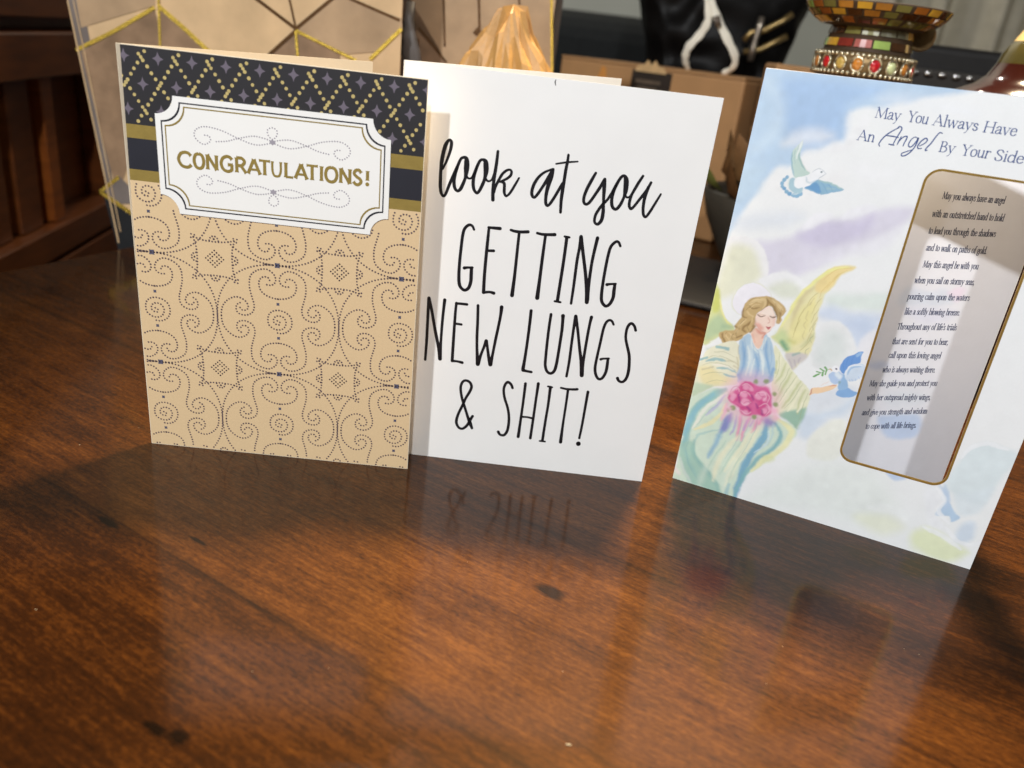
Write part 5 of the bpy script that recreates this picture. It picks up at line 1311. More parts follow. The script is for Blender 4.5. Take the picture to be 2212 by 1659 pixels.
def printed(name, parent, quad, step, ops, base, y, rot=0.0, hole=None, seed=3):
    us, vs, C = paint(quad, step, ops, base, hole, seed)
    nu, nv = len(us), len(vs)
    c, s = math.cos(rot), math.sin(rot)
    w, h_ = us[-1] - us[0], vs[-1] - vs[0]
    S, Tt = np.meshgrid((us - us[0]) / w, (vs - vs[0]) / h_)
    q = np.array(quad, float)
    e = .35                            # sheet stops just short of the card edge
    P2 = (q[0] * (1 - S)[..., None] + q[1] * S[..., None]) * (1 - Tt)[..., None] + (q[3] * (1 - S)[..., None] + q[2] * S[..., None]) * Tt[..., None]
    X, Z = P2[..., 0] * .001, P2[..., 1] * .001
    yy = y * .001
    co = np.stack([X * c - yy * s, X * s + yy * c, Z], -1).reshape(-1, 3)
    keep = np.ones((nv - 1, nu - 1), bool)
    if hole:
        x0, x1, y0_, y1, r = hole
        cu, cv = (P2[:-1, :-1, 0] + P2[1:, 1:, 0]) / 2, (P2[:-1, :-1, 1] + P2[1:, 1:, 1]) / 2
        dx = np.maximum(np.maximum(x0 + r - cu, cu - (x1 - r)), 0)
        dy = np.maximum(np.maximum(y0_ + r - cv, cv - (y1 - r)), 0)
        inside = (cu > x0) & (cu < x1) & (cv > y0_) & (cv < y1) & (dx * dx + dy * dy < r * r)
        keep &= ~inside
    j, i = np.nonzero(keep)
    a = j * nu + i
    F = np.stack([a, a + 1, a + nu + 1, a + nu], -1)
    me = bpy.data.meshes.new(name)
    me.vertices.add(nu * nv)
    me.vertices.foreach_set('co', co.ravel())
    me.loops.add(F.size)
    me.loops.foreach_set('vertex_index', F.ravel())
    me.polygons.add(len(F))
    me.polygons.foreach_set('loop_start', np.arange(0, F.size, 4))
    me.update(calc_edges=True)
    at_ = me.color_attributes.new('ink', 'FLOAT_COLOR', 'POINT')
    rgba = np.ones((nu * nv, 4), np.float32)
    # colours were laid out in mm on the bounding box; read them at each vertex's true place
    gi = np.clip((P2[..., 0] - us[0]) / w * (nu - 1), 0, nu - 1).round().astype(int)
    gj = np.clip((P2[..., 1] - vs[0]) / h_ * (nv - 1), 0, nv - 1).round().astype(int)
    rgba[:, :3] = C[gj, gi].reshape(-1, 3)
    at_.data.foreach_set('color', rgba.ravel())
    me.materials.append(M['print'])
    o = bpy.data.objects.new(name, me)
    COL.objects.link(o)
    o.parent = parent
    return o


WIN = (74.2, 119.4, 36.8, 171.4, 5.5)
hole = roundrect(WIN[0], WIN[1], WIN[2], WIN[3], WIN[4])
leaf('front_panel', Q3, M['paper_white'], card3, 0, .45, hole)
printed('angel_picture', card3, Q3, .3, [o for o in PAINT_OPS if o[0] == 'f'], (234, 237, 238), -.06, 0, (WIN[0] - .5, WIN[1] + .5, WIN[2] - .5, WIN[3] + .5, WIN[4] + .4))
b = MB()
kk = Ink(0)
fo = roundrect(WIN[0] - .85, WIN[1] + .85, WIN[2] - .85, WIN[3] + .85, WIN[4] + .8)
fi = roundrect(WIN[0] + .1, WIN[1] - .1, WIN[2] + .1, WIN[3] - .1, WIN[4] - .1)
n_ = len(fo)
ring_v = [kk.P(*p, -.2) for p in fo] + [kk.P(*p, -.2) for p in fi] + [kk.P(*p, .62) for p in fi] + [kk.P(*p, .62) for p in fo]
b.mesh(ring_v, [(k_ * n_ + i, k_ * n_ + (i + 1) % n_, (k_ + 1) % 4 * n_ + (i + 1) % n_, (k_ + 1) % 4 * n_ + i) for k_ in range(4) for i in range(n_)])
b.build('gold_window_edge', M['foil_edge'], card3)
k = Ink(-.12)
for w_, a, b_ in TITLE_WORDS:
    set_line(k, w_, a, b_, 2.72, 0.0, .165, .075)
for st in ANGEL_WORD:
    P = [(st[i], st[i + 1]) for i in range(0, len(st), 2)]
    k.stroke([(p[0], p[1], .34 + .16 * math.sin(math.pi * i / max(1, len(P) - 1))) for i, p in enumerate(P)])
k.build('blue_lettering', M['ink_blue'], card3)
back = leaf('back_panel', [(0.4, 0), (141.9, 0), (142.6, 202.8), (1.5, 201.8)], M['paper_white'], card3, Y3B - Y3, .4, None, .3)
printed('verse_page', back, [(1.5, .6), (141.5, .6), (142.0, 202.2), (2.0, 201.2)], .8, [o for o in PAINT_OPS if o[0] == 'b'], (224, 225, 232), .22, Y3B - Y3, None, 8)
k = Ink(.14, None, Y3B - Y3)
for text, a, b_ in POEM_LINES:
    set_line(k, text, a, b_, 2.1, -.02, .195, .09)
k.build('verse_lettering', M['ink_verse'], back)

# ------------------------------------------------------------------ room behind
M['wall'] = mat('grey_green_wall', (206, 208, 196), .8, var=.05, scale=6)
M['floor'] = mat('dark_floor', (60, 42, 30), .6, var=.2, scale=8)
M['dark_oak'] = mat('dark_oak', (120, 64, 24), .4, var=.25, scale=14, stretch=(1, 1, 6), coat=.3, crough=.2)
M['dark_oak_lit'] = mat('lit_dark_oak', (170, 92, 34), .4, var=.25, scale=14, stretch=(1, 1, 6), coat=.3, crough=.2)  # same oak made lighter: light catching the slat edge put into its colour
M['curtain'] = mat('grey_beige_curtain', (206, 198, 176), .8, var=.08, scale=30, bump=.15, bscale=900)
M['sofa'] = mat('charcoal_upholstery', (30, 33, 33), .8, var=.2, scale=60)
M['card_brown'] = mat('brown_corrugated_card', (176, 132, 86), .65, var=.06, scale=35, bump=.06, bscale=500)
M['label_black'] = mat('black_label', (46, 38, 32), .45, var=.15, scale=60)
M['label_grey'] = mat('worn_label_print', (92, 78, 64), .5, var=.3, scale=300)
M['tape'] = mat('frosted_tape', (205, 170, 122), .35, var=.12, scale=120)
M['leather'] = mat('black_leather', (13, 11, 10), .5, spec=.2, var=.2, scale=60, bump=.5, bscale=45)
M['zip'] = mat('brassy_zip', (196, 168, 112), .35, metal=.9, var=.35, scale=700)
M['zip_pull'] = mat('silver_zip_pull', (188, 176, 160), .3, metal=.9, var=.2, scale=200)
M['strap'] = mat('cream_strap', (250, 244, 226), .45, var=.05)
M['bag_tan'] = mat('taupe_bag_board', (212, 180, 138), .34, var=.14, scale=30, coat=.3, crough=.25, bump=.3, bscale=60)
M['bag_dark'] = mat('umber_bag_print', (146, 119, 93), .34, var=.3, scale=40, coat=.3, crough=.25, bump=.3, bscale=60)
M['bag_mid'] = mat('fawn_bag_print', (176, 148, 116), .34, var=.2, scale=30, coat=.3, crough=.25, bump=.3, bscale=60)
M['bag_grey'] = mat('mauve_grey_bag_print', (120, 110, 104), .45, var=.2, scale=25)
M['bag_black'] = mat('black_bag_print', (34, 36, 38), .45, var=.15)
M['glitter'] = mat('gold_glitter', (214, 178, 74), .35, metal=.7, var=.55, scale=900, bump=.6, bscale=1400)
M['brown_line'] = mat('bronze_line', (96, 66, 34), .4, metal=.3, var=.3, scale=200)
M['ribbon'] = mat('grey_ribbon', (84, 78, 74), .5, var=.2, scale=60)
M['tissue'] = mat('golden_tissue', (182, 138, 78), .5, var=.12, scale=40, bump=.25, bscale=300)
M['clay'] = mat('dark_grey_glaze', (66, 62, 54), .5, var=.12, scale=20)
M['dry_leaf'] = mat('dried_brown_leaf', (112, 80, 46), .6, var=.3, scale=70)
M['green_leaf'] = mat('dull_green_leaf', (96, 100, 48), .55, var=.25, scale=70)
M['black_cloth'] = mat('black_cloth', (24, 22, 21), .6, var=.2, scale=120, bump=.2, bscale=1500)
M['stud'] = mat('silver_stud', (210, 208, 204), .25, metal=1, var=.05)
M['bronze'] = mat('aged_bronze', (112, 92, 62), .45, metal=.7, var=.3, scale=150)
M['bead'] = mat('silvery_bead', (206, 196, 168), .25, metal=.85, var=.2, scale=100)
M['grout'] = mat('dark_grout', (62, 46, 30), .7, var=.2, scale=80)
TILE = [mat('tile_' + n, c, .18, var=.15, scale=90, coat=.8, crough=.06) for n, c in (('amber', (160, 108, 40)), ('brown', (62, 38, 18)), ('olive', (112, 108, 58)), ('lime', (142, 168, 84)), ('rose', (164, 92, 84)), ('red', (122, 44, 34)), ('honey', (196, 152, 52)), ('grey', (96, 94, 76)), ('orange', (150, 90, 34)))]
M['amber_glass'] = mat('red_amber_glass', (50, 15, 5), .15, var=.15, scale=20, coat=1, crough=.04)
M['olive_glass'] = mat('olive_glass', (78, 70, 34), .12, var=.2, scale=20, coat=1, crough=.04)
M['gold_label'] = mat('pale_gold_label', (226, 196, 130), .4, var=.1)
M['gem_red'] = mat('red_gem', (186, 22, 34), .1, var=.3, scale=300, coat=1, crough=.03)
M['gem_clear'] = mat('pale_green_gem', (206, 214, 160), .1, var=.3, scale=300, coat=1, crough=.03)
M['gem_amber'] = mat('amber_gem', (196, 126, 50), .1, var=.3, scale=300, coat=1, crough=.03)
M['gem_gold'] = mat('honey_gem', (190, 160, 84), .1, var=.3, scale=300, coat=1, crough=.03)

b = MB()
b.poly([(-4, -2, -.75), (4, -2, -.75), (4, 3.2, -.75), (-4, 3.2, -.75)])
struct(b.build('floor', M['floor']))
b = MB()
b.poly([(-4, 2.9, -.75), (4, 2.9, -.75), (4, 2.9, 2.2), (-4, 2.9, 2.2)])
struct(b.build('wall', M['wall']))

# curtain in soft pleats
b = MB()
xs = np.linspace(.80, 2.4, 170)
P = [(x, 2.45 + .030 * math.sin(x * 41 + .9 * math.sin(x * 13)) + .014 * math.sin(x * 83)) for x in xs]
for i in range(len(P) - 1):
    b.poly([(P[i][0], P[i][1], -.6), (P[i + 1][0], P[i + 1][1], -.6), (P[i + 1][0], P[i + 1][1], 1.6), (P[i][0], P[i][1], 1.6)])
tag(b.build('curtain', M['curtain'], None, True), 'grey beige pleated curtain hanging behind the mosaic candle holder', 'curtain')

# dark sofa back, far behind the box
sofa = thing('sofa', 'dark charcoal sofa back in shadow behind the cardboard box', 'sofa', (.02, 2.05, -.75))
b = MB()
b.box(-.6, .35, 0, .22, .25, 1.035)
bevel(b.build('backrest', M['sofa'], sofa), .06, 4)
b = MB()
b.box(-.6, .35, -.55, -.005, .12, .55)
bevel(b.build('seat', M['sofa'], sofa), .05, 3)

# dark wooden cabinet beyond the left table edge
A0, A1 = at(0, 62, .90), at(155, 65, 1.08)
dirc = (A1 - A0)[:2] / np.linalg.norm((A1 - A0)[:2])
yawc = math.atan2(dirc[1], dirc[0])
cab = thing('wooden_cabinet', 'dark brown panelled wooden cabinet beyond the left table edge', 'cabinet', (A0[0], A0[1], -.75), yawc)
cz = .75


def cabbox(name, x0, x1, y0, y1, z0, z1, m='dark_oak'):
    b = MB()
    b.box(x0, x1, y0, y1, cz + z0, cz + z1)
    return bevel(b.build(name, M[m], cab), .002)


cabbox('carcass', -.5, 1.0, .05, .40, -.74, .36)
cabbox('rail', -.5, 1.0, .0, .049, .163, .22)
cabbox('rail', -.5, 1.0, -.006, .049, .098, .148)
cabbox('rail', -.5, 1.0, .0, .049, -.118, -.082)
cabbox('slat', .03, .085, .018, .049, -.081, .097)
cabbox('slat', .105, .135, .012, .049, -.081, .097, 'dark_oak_lit')
cabbox('slat', -.06, .005, .018, .049, -.081, .097)
cabbox('slat', .30, .36, .018, .049, -.081, .097)
cabbox('plinth', -.5, 1.0, .0, .049, -.74, -.125)

# ------------------------------------------------------------------ gift bags
PB = (-0.352, 0.664, 0)
YB = math.radians(-4)


def gift_bag(name, label, p0, yaw, xl0, xl1, xr0, xr1, h, depth):
    t = thing(name, label, 'gift bag', (p0[0], p0[1], 0), yaw, 'geometric gift bags behind the cards')
    b = MB()
    w = .0006
    F = [(xl0, 0, 0), (xr0, 0, 0), (xr1, 0, h), (xl1, 0, h)]
    Bk = [(xl0, depth, 0), (xr0, depth, 0), (xr1, depth, h), (xl1, depth, h)]
    b.hexa([F[0], F[1], (F[1][0], w, 0), (F[0][0], w, 0), F[3], F[2], (F[2][0], w, h), (F[3][0], w, h)])
    b.hexa([(Bk[0][0], depth, 0), (Bk[1][0], depth, 0), (Bk[1][0], depth + w, 0), (Bk[0][0], depth + w, 0), Bk[3], Bk[2], (Bk[2][0], depth + w, h), (Bk[3][0], depth + w, h)])
    mid = depth * .5
    for a0, a1, s_ in ((xl0, xl1, 1), (xr0, xr1, -1)):
        k = .018 * s_
        b.mesh([(a0, w, 0), (a0 + k, mid, 0), (a0, depth, 0), (a1, w, h), (a1 + k, mid, h), (a1, depth, h)], [(0, 1, 4, 3), (1, 2, 5, 4)], 4)
    b.poly([(xl0, w, .001), (xr0, w, .001), (xr0, depth, .001), (xl0, depth, .001)], 1)
    return t, b


def tolocal(p, o, yaw):
    d = np.array(p) - np.array(o)
    c, s = math.cos(-yaw), math.sin(-yaw)
    return np.array((d[0] * c - d[1] * s, d[0] * s + d[1] * c, d[2]))


def bagpt(px, py, p0, yaw, y):
    q = tolocal(onplane(px, py, p0, yaw), p0, yaw)
    return (q[0], y, q[2])


BAGM = [M['bag_tan'], M['bag_mid'], M['bag_dark'], M['bag_grey'], M['bag_grey'], M['bag_black'], M['glitter'], M['brown_line']]
xl = [bagpt(258, 530, PB, YB, 0)[0], bagpt(145, 0, PB, YB, 0)[0]]
sl = (xl[1] - xl[0]) / (bagpt(145, 0, PB, YB, 0)[2])
xr = [bagpt(862, 300, PB, YB, 0)[0], bagpt(866, 20, PB, YB, 0)[0]]
bag, bm = gift_bag('gift_bag', 'tan gift bag with gold edged diamond pattern standing behind the congratulations card', PB, YB, xl[0], xl[0] + sl * .29, xr[0], xr[1], .29, .10)


def patch(pts, m, y, p0=PB, yaw=YB, b=None):
    (b or bm).poly([bagpt(px, py, p0, yaw, y) for px, py in pts], m)


def strip(pts, w, m, y, p0=PB, yaw=YB, b=None):
    for (x0, y0), (x1, y1) in zip(pts[:-1], pts[1:]):
        d = math.hypot(x1 - x0, y1 - y0)
        nx, ny = -(y1 - y0) / d * w / 2, (x1 - x0) / d * w / 2
        (b or bm).poly([bagpt(x0 + nx, y0 + ny, p0, yaw, y), bagpt(x1 + nx, y1 + ny, p0, yaw, y), bagpt(x1 - nx, y1 - ny, p0, yaw, y), bagpt(x0 - nx, y0 - ny, p0, yaw, y)], m)


# printed facets, then the gold lines over them
patch([(146, -10), (176, -10), (212, 175), (262, 520), (258, 528)], 3, -.0004)
patch([(176, 112), (250, 70), (335, 22), (345, 60), (330, 210), (255, 420), (222, 300)], 2, -.0005)
patch([(345, 22), (450, 112), (470, 260), (335, 260)], 2, -.0006)
patch([(176, 60), (335, 12), (335, -30), (160, -30)], 1, -.0005)
patch([(545, 150), (640, 68), (735, 118), (740, 260), (560, 260)], 2, -.0005)
patch([(455, 112), (345, 10), (545, -10), (640, 60), (545, 150)], 0, -.0005)
patch([(640, 60), (730, -10), (868, 40), (870, 62), (815, 112), (735, 118)], 1, -.0006)
patch([(222, 410), (258, 380), (300, 420), (300, 440), (262, 440)], 3, -.0006)
patch([(224, 418), (300, 470), (330, 600), (262, 560)], 5, -.0007)
strip([(148, 2), (176, 135), (258, 524)], 3, 0, -.0011)
strip([(160, 0), (186, 120), (262, 500)], 2, 0, -.0012)
strip([(166, 108), (250, 66), (335, 16)], 9, 6, -.001)
strip([(345, 14), (400, 62), (470, 128)], 9, 6, -.001)
strip([(343, -20), (348, 120)], 5, 6, -.0011)
strip([(340, -20), (560, -45)], 8, 6, -.001)
strip([(640, 62), (545, -10)], 7, 7, -.001)
strip([(640, 62), (620, -30)], 4, 7, -.0011)
strip([(640, 62), (745, -25)], 7, 7, -.0012)
strip([(640, 66), (530, 165)], 7, 7, -.0013)
strip([(640, 66), (650, 200)], 5, 6, -.0014)
strip([(640, 66), (770, 130)], 6, 6, -.0015)
strip([(736, -12), (864, 44)], 6, 7, -.0010)
strip([(800, 128), (868, 62)], 8, 6, -.0010)
strip([(258, 382), (218, 414), (300, 470)], 8, 6, -.001)
bm.build('bag_body', BAGM, bag)
b = MB()
b.tube([bagpt(874, 0, PB, YB, .02), bagpt(872, 40, PB, YB, .018), bagpt(868, 75, PB, YB, .016), bagpt(876, 110, PB, YB, .016), bagpt(884, 150, PB, YB, .016), bagpt(890, 260, PB, YB, .016)], [.0035, .004, .0075, .008, .007, .006], 10, 0, ((0, 1, 0), .3))
b.build('ribbon_handle', M['ribbon'], bag, True)

PB2 = (-0.122, 0.715, 0)
x20 = bagpt(880, 100, PB2, YB, 0)[0]
x21 = bagpt(1196, 60, PB2, YB, 0)[0]
bag2, bm2 = gift_bag('gift_bag', 'plainer tan gift bag with thin drip lines beside the golden tissue', PB2, YB, x20, x20, x21 - .004, x21, .31, .09)
kw = dict(p0=PB2, yaw=YB, b=bm2)
patch([(882, -10), (882, 45), (905, 60), (965, 135), (965, 260), (882, 260)], 2, -.0005, **kw)
patch([(1150, -40), (1193, -40), (1194, 200), (1150, 200)], 1, -.0005, **kw)
strip([(958, -30), (961, 100)], 4, 7, -.001, **kw)
strip([(1034, -30), (1036, 62)], 5, 7, -.001, **kw)
strip([(1036, 62), (1026, 74)], 11, 7, -.0012, **kw)
strip([(905, 60), (965, 135)], 5, 7, -.001, **kw)
strip([(1120, -30), (1125, 60)], 4, 7, -.0011, **kw)
strip([(1191, -40), (1193, 200)], 5, 6, -.0011, **kw)
bm2.build('bag_body', [M['bag_mid']] + BAGM[1:], bag2)

# golden tissue: one crumpled peak, creased by ridged noise
apex = at(1108, 30, .60)
b = MB()
nA, nR = 44, 15
vs = []
for r in range(nR + 1):
    f = r / nR
    for i in range(nA):
        a = 2 * math.pi * i / nA
        dirv = Vector((math.cos(a), math.sin(a), 0))
        ridge = 0.0
        for o_, (fa, fz, amp) in enumerate(((1.5, 1.2, .55), (3.3, 2.6, .30), (7.0, 6.0, .16))):
            ridge += amp * (1 - 2.2 * abs(noise.noise(Vector((math.cos(a) * fa + 3.1 * o_, math.sin(a) * fa, f * fz + 5 * o_)))))
        rad = (.010 + .128 * f ** .9) * (.78 + .30 * ridge) + .006 * noise.noise(dirv * 6 + Vector((0, 0, f * 14)))
        vs.append((apex[0] + rad * math.cos(a) - .020 * f + .006 * math.sin(5 * f), apex[1] + rad * .6 * math.sin(a), max(.0008, apex[2] * (1 - f) + .012 * (1 - f) * noise.noise(dirv * 3 + Vector((4, 0, f * 8))))))
fs = [(r * nA + i, r * nA + (i + 1) % nA, (r + 1) * nA + (i + 1) % nA, (r + 1) * nA + i) for r in range(nR) for i in range(nA)]
vs.append((apex[0], apex[1], apex[2] + .006))
fs += [((i + 1) % nA, i, len(vs) - 1) for i in range(nA)]
b.mesh(vs, fs)
tag(b.build('tissue_paper', M['tissue']), 'crumpled peak of golden yellow tissue behind the white lettered card', 'tissue paper')

# ------------------------------------------------------------------ cardboard box
c0, c1_ = at(1213, 122, 1.12), at(1611, 176, .98)
boxh = (c0[2] + c1_[2]) / 2
bl = float(np.linalg.norm((c1_ - c0)[:2]))
ybx = math.atan2(c1_[1] - c0[1], c1_[0] - c0[0])
box = thing('cardboard_box', 'brown cardboard shipping box with a black label strip behind the cards', 'box', (c0[0], c0[1], 0), ybx)
b = MB()
b.box(0, bl, 0, .17, .0005, boxh)
bevel(b.build('carton', M['card_brown'], box), .003)
b = MB()
b.box(.001, bl - .001, .0, .084, boxh + .0003, boxh + .003)
b.box(.001, bl - .001, .086, .17, boxh + .0003, boxh + .003)
b.build('top_flap', M['card_brown'], box)


def boxpt(px, py, y):
    q = tolocal(onplane(px, py, (c0[0], c0[1], 0), ybx), (c0[0], c0[1], 0), ybx)
    return (q[0], y, q[2])


L = boxpt(1368, 150, 0)
R = boxpt(1448, 190, 0)
b = MB()
b.box(L[0], R[0], -.0012, -.0002, L[2] - .075, L[2] + .001)
lab = b.build('label_strip', M['label_black'], box)
b = MB()
for i, (y_, a, b_) in enumerate(((-.012, .006, .040), (-.020, .008, .036), (-.027, .006, .026))):
    b.box(L[0] + a, L[0] + b_, -.0018, -.0013, L[2] + y_ - .0022, L[2] + y_ + .0022)
b.build('worn_print', M['label_grey'], lab)
b = MB()
vs = []
for i in range(9):
    t = i / 8
    vs.append((L[0] + .004 + t * .042, -.0022, L[2] + .002 + (.012 if i % 2 else .006) * math.sin(math.pi * t)))
vs += [(v[0], -.0020, L[2] - .001) for v in vs]
b.mesh(vs, [(i, i + 1, 10 + i, 9 + i) for i in range(8)])
b.build('torn_tape', M['tape'], box)
mk = boxpt(1302, 160, 0)
b = MB()
b.poly([(mk[0] - .008, -.0006, mk[2] - .01), (mk[0] + .008, -.0006, mk[2] - .01), (mk[0] + .004, -.0006, mk[2] + .008), (mk[0] - .002, -.0006, mk[2] + .010)])
b.build('orange_mark', mat('orange_print', (206, 138, 62), .6), box)

# small carton right of the box
s0 = at(1700, 148, .93)
b = MB()
b.box(-.012, .06, 0, .05, .0005, s0[2] + .004)
o = bevel(b.build('small_carton', M['card_brown']), .003)
o.location = (s0[0], .93, 0)
tag(o, 'small plain cardboard carton peeking between the angel card and mosaic holder', 'box')

# ------------------------------------------------------------------ black purse
pc = at(1556, 60, 1.34)
purse = thing('leather_purse', 'black leather purse with brassy zips behind the cardboard box', 'handbag', (pc[0], 1.36, 0))
b = MB()
prof = []
n1, n2 = 90, 60
hw, hd_, hh = .126, .075, .46
for j in range(n2 + 1):
    z = hh * j / n2
    t = j / n2
    sx = max(.62, .38 + .97 * t) - 1.6 * max(0, t - .80)
    for i in range(n1):
        a = 2 * math.pi * i / n1
        c_, s_ = math.cos(a), math.sin(a)
        x = hw * sx * math.copysign(abs(c_) ** .6, c_)
        y = hd_ * (1.0 - .45 * t) * math.copysign(abs(s_) ** .7, s_)
        k_ = 1 + .10 * noise.noise(Vector((x * 16, y * 16, z * 22))) + .07 * (1 - 2 * abs(noise.noise(Vector((x * 26 + 3, y * 26, z * 20)))))
        x, y = x * (1 + (k_ - 1) * .4), y * (1 + (k_ - 1) * 2.4)
        prof.append((x, y, z + .0005))
fs = [(j * n1 + i, j * n1 + (i + 1) % n1, (j + 1) * n1 + (i + 1) % n1, (j + 1) * n1 + i) for j in range(n2) for i in range(n1)]
fs += [tuple(range(n1 - 1, -1, -1)), tuple(n2 * n1 + i for i in range(n1))]
b.mesh(prof, fs)
b.build('purse_body', M['leather'], purse, True)


def pp(px, py, y):
    q = at(px, py, y)
    return (q[0] - pc[0], q[1] - 1.36, q[2])


for pts in ([(1606, 88), (1622, 70), (1650, 66), (1690, 46), (1712, 30)], [(1606, 112), (1640, 108), (1672, 92), (1700, 78)]):
    b = MB()
    b.tube([pp(x, y, 1.27) for x, y in pts], .0042, 8)
    b.build('zip', M['zip'], purse, True)
b = MB()
b.tube([pp(x, y, 1.262) for x, y in ((1646, 36), (1640, 60), (1632, 84), (1626, 106), (1620, 132))], [.004, .0055, .004, .0055, .005], 8)
b.build('zip_pull', M['zip_pull'], purse, True)

b = MB()
path = smooth([at(x, y, d) for x, y, d in ((1522, -60, 1.0), (1528, -10, 1.0), (1530, 40, 1.0), (1514, 72, 1.005), (1487, 102, 1.012), (1480, 128, 1.02), (1486, 150, 1.03))], 5)
b.tube(path, [.0028 + .0019 * math.sin(math.pi * i / (len(path) - 1)) + .0005 * math.sin(i * 1.7) for i in range(len(path))], 12, 0, ((.25, .97, 0), .16))
path = smooth([at(x, y, d) for x, y, d in ((1522, -60, 1.0), (1534, -10, .998), (1550, 40, .998), (1572, 86, 1.0), (1588, 122, 1.005), (1583, 146, 1.012), (1562, 158, 1.022))], 5)
b.tube(path, [.0030 + .0020 * math.sin(math.pi * i / (len(path) - 1)) + .0005 * math.cos(i * 1.3) for i in range(len(path))], 12, 0, ((-.3, .95, 0), .16))
b.tube([at(1548, 34, .993), at(1552, 58, .993)], .0036, 8, 1, ((0, 1, 0), .2))
tag(b.build('looped_strap', [M['strap'], M['label_grey']], None, True), 'cream loop of strap hanging in front of the black purse', 'strap')

# ------------------------------------------------------------------ bowl with dried leaves, seen between the white and angel cards
bw = (.246, .84)
bowl = thing('ceramic_bowl', 'dark grey round bowl half hidden behind the angel card', 'bowl', (bw[0], bw[1], 0))
b = MB()
b.lathe([(.0001, .0005), (.030, .0005), (.036, .006), (.050, .028), (.066, .058), (.074, .084), (.072, .086), (.068, .082), (.05, .04), (.0001, .03)], n=48)
b.build('bowl_body', M['clay'], bowl, True)
plant = thing('dried_leaves', 'tangle of dried brown and green leaves in the grey bowl', 'dried leaves', (bw[0], bw[1], .05))
random.seed(5)
for mname, cnt in (('dry_leaf', 34), ('green_leaf', 14)):
    b = MB()
    for i in range(cnt):
        a, r = random.uniform(0, 6.28), random.uniform(0, .06)
        p = Vector((r * math.cos(a), r * math.sin(a), random.uniform(.01, .05)))
        d = Vector((math.cos(a) * random.uniform(.2, 1), math.sin(a) * random.uniform(.2, 1), random.uniform(.1, 1.2))).normalized()
        s_ = d.cross(Vector((0, 0, 1)) + Vector((random.uniform(-.5, .5), random.uniform(-.5, .5), 0))).normalized()
        L_ = random.uniform(.03, .065)
        w_ = L_ * random.uniform(.14, .26)
        up = d.cross(s_)
        q = [p, p + d * L_ * .35 + s_ * w_ + up * .004, p + d * L_ * .7 + s_ * w_ * .7 - up * .003, p + d * L_ - up * .008, p + d * L_ * .7 - s_ * w_ * .7, p + d * L_ * .35 - s_ * w_ + up * .003, p + d * L_ * .5 + up * .009]
        b.mesh(q, [(0, 1, 6), (1, 2, 6), (2, 3, 6), (3, 4, 6), (4, 5, 6), (5, 0, 6)])
    b.build('leaves', M[mname], plant, True)

# ------------------------------------------------------------------ black folded cloth on the table
g = [ground(1468, 660), ground(1532, 675), ground(1557, 575), ground(1490, 561)]
u = (g[1] - g[0])
u = u / np.linalg.norm(u)
p0, p3 = g[0] - u * .10, g[3] - u * .10
p1, p2 = g[0] + u * .16, g[3] + u * .16
b = MB()
b.hexa([(p[0], p[1], .0006) for p in (p0, p1, p2, p3)] + [(p[0], p[1], .006) for p in (p0, p1, p2, p3)])
tag(bevel(b.build('black_runner', M['black_cloth']), .0025, 3), 'flat black strip of cloth lying on the table behind the white card', 'table runner')

# ------------------------------------------------------------------ studded black bag at the back right
sb = at(2085, 150, .93)
stb = thing('studded_bag', 'low black bag with a row of silver studs behind the mosaic holder', 'handbag', (sb[0], .93, 0), math.radians(-3))
zt = at(2090, 103, .93)[2]
zs = at(2020, 150, .93)[2]
b = MB()
b.box(-.062, .16, .008, .10, .0005, zt)
bevel(b.build('bag_body', M['black_cloth'], stb), .008, 3)
b = MB()
b.box(-.064, .162, -.004, .0075, .0005, zs)
bevel(b.build('front_flap', mat('charcoal_flap', (52, 48, 44), .5, var=.1), stb), .003)
for i in range(9):
    b = MB()
    x = -.052 + .0145 * i
    b.ball((x, -.006, zs - .005), .0042, 8, 0, (1.15, .5, .8))
    b.build('stud', M['stud'], stb, True)

# ------------------------------------------------------------------ mosaic candle holder
YM = .62
mc = at(1864, 140, YM)
holder = thing('mosaic_candle_holder', 'mosaic glass candle holder with jewelled band behind the angel card', 'candle holder', (mc[0], YM, 0))
holder.scale = (.865, .865, 1)
zz = lambda py, r: at(1872, py, YM - r)[2]   # heights read on the near side
z_b0, z_b1 = zz(171, .036), zz(111, .036)          # jewelled band
z_n = zz(55, .028)
z_r = zz(1, .046)
rn = .0338
b = MB()
b.lathe([(.0001, .0005), (.060, .0005), (.058, .010), (.046, .030), (.030, .070), (.026, z_b0 - .06), (.031, z_b0 - .012), (rn + .001, z_b0), (rn, z_b1), (rn - .003, z_n), (rn + .002, z_n + .001), (.0405, z_n + .10 * (z_r - z_n)), (.0470, z_n + .34 * (z_r - z_n)), (.0520, z_n + .66 * (z_r - z_n)), (.0548, z_r - .001), (.0554, z_r + .0006), (.0536, z_r + .0004), (.0505, z_n + .66 * (z_r - z_n)), (.045, z_n + .36 * (z_r - z_n)), (.030, z_n + .004), (.0001, z_n + .006)], n=56)
b.build('holder_body', M['grout'], holder, True)


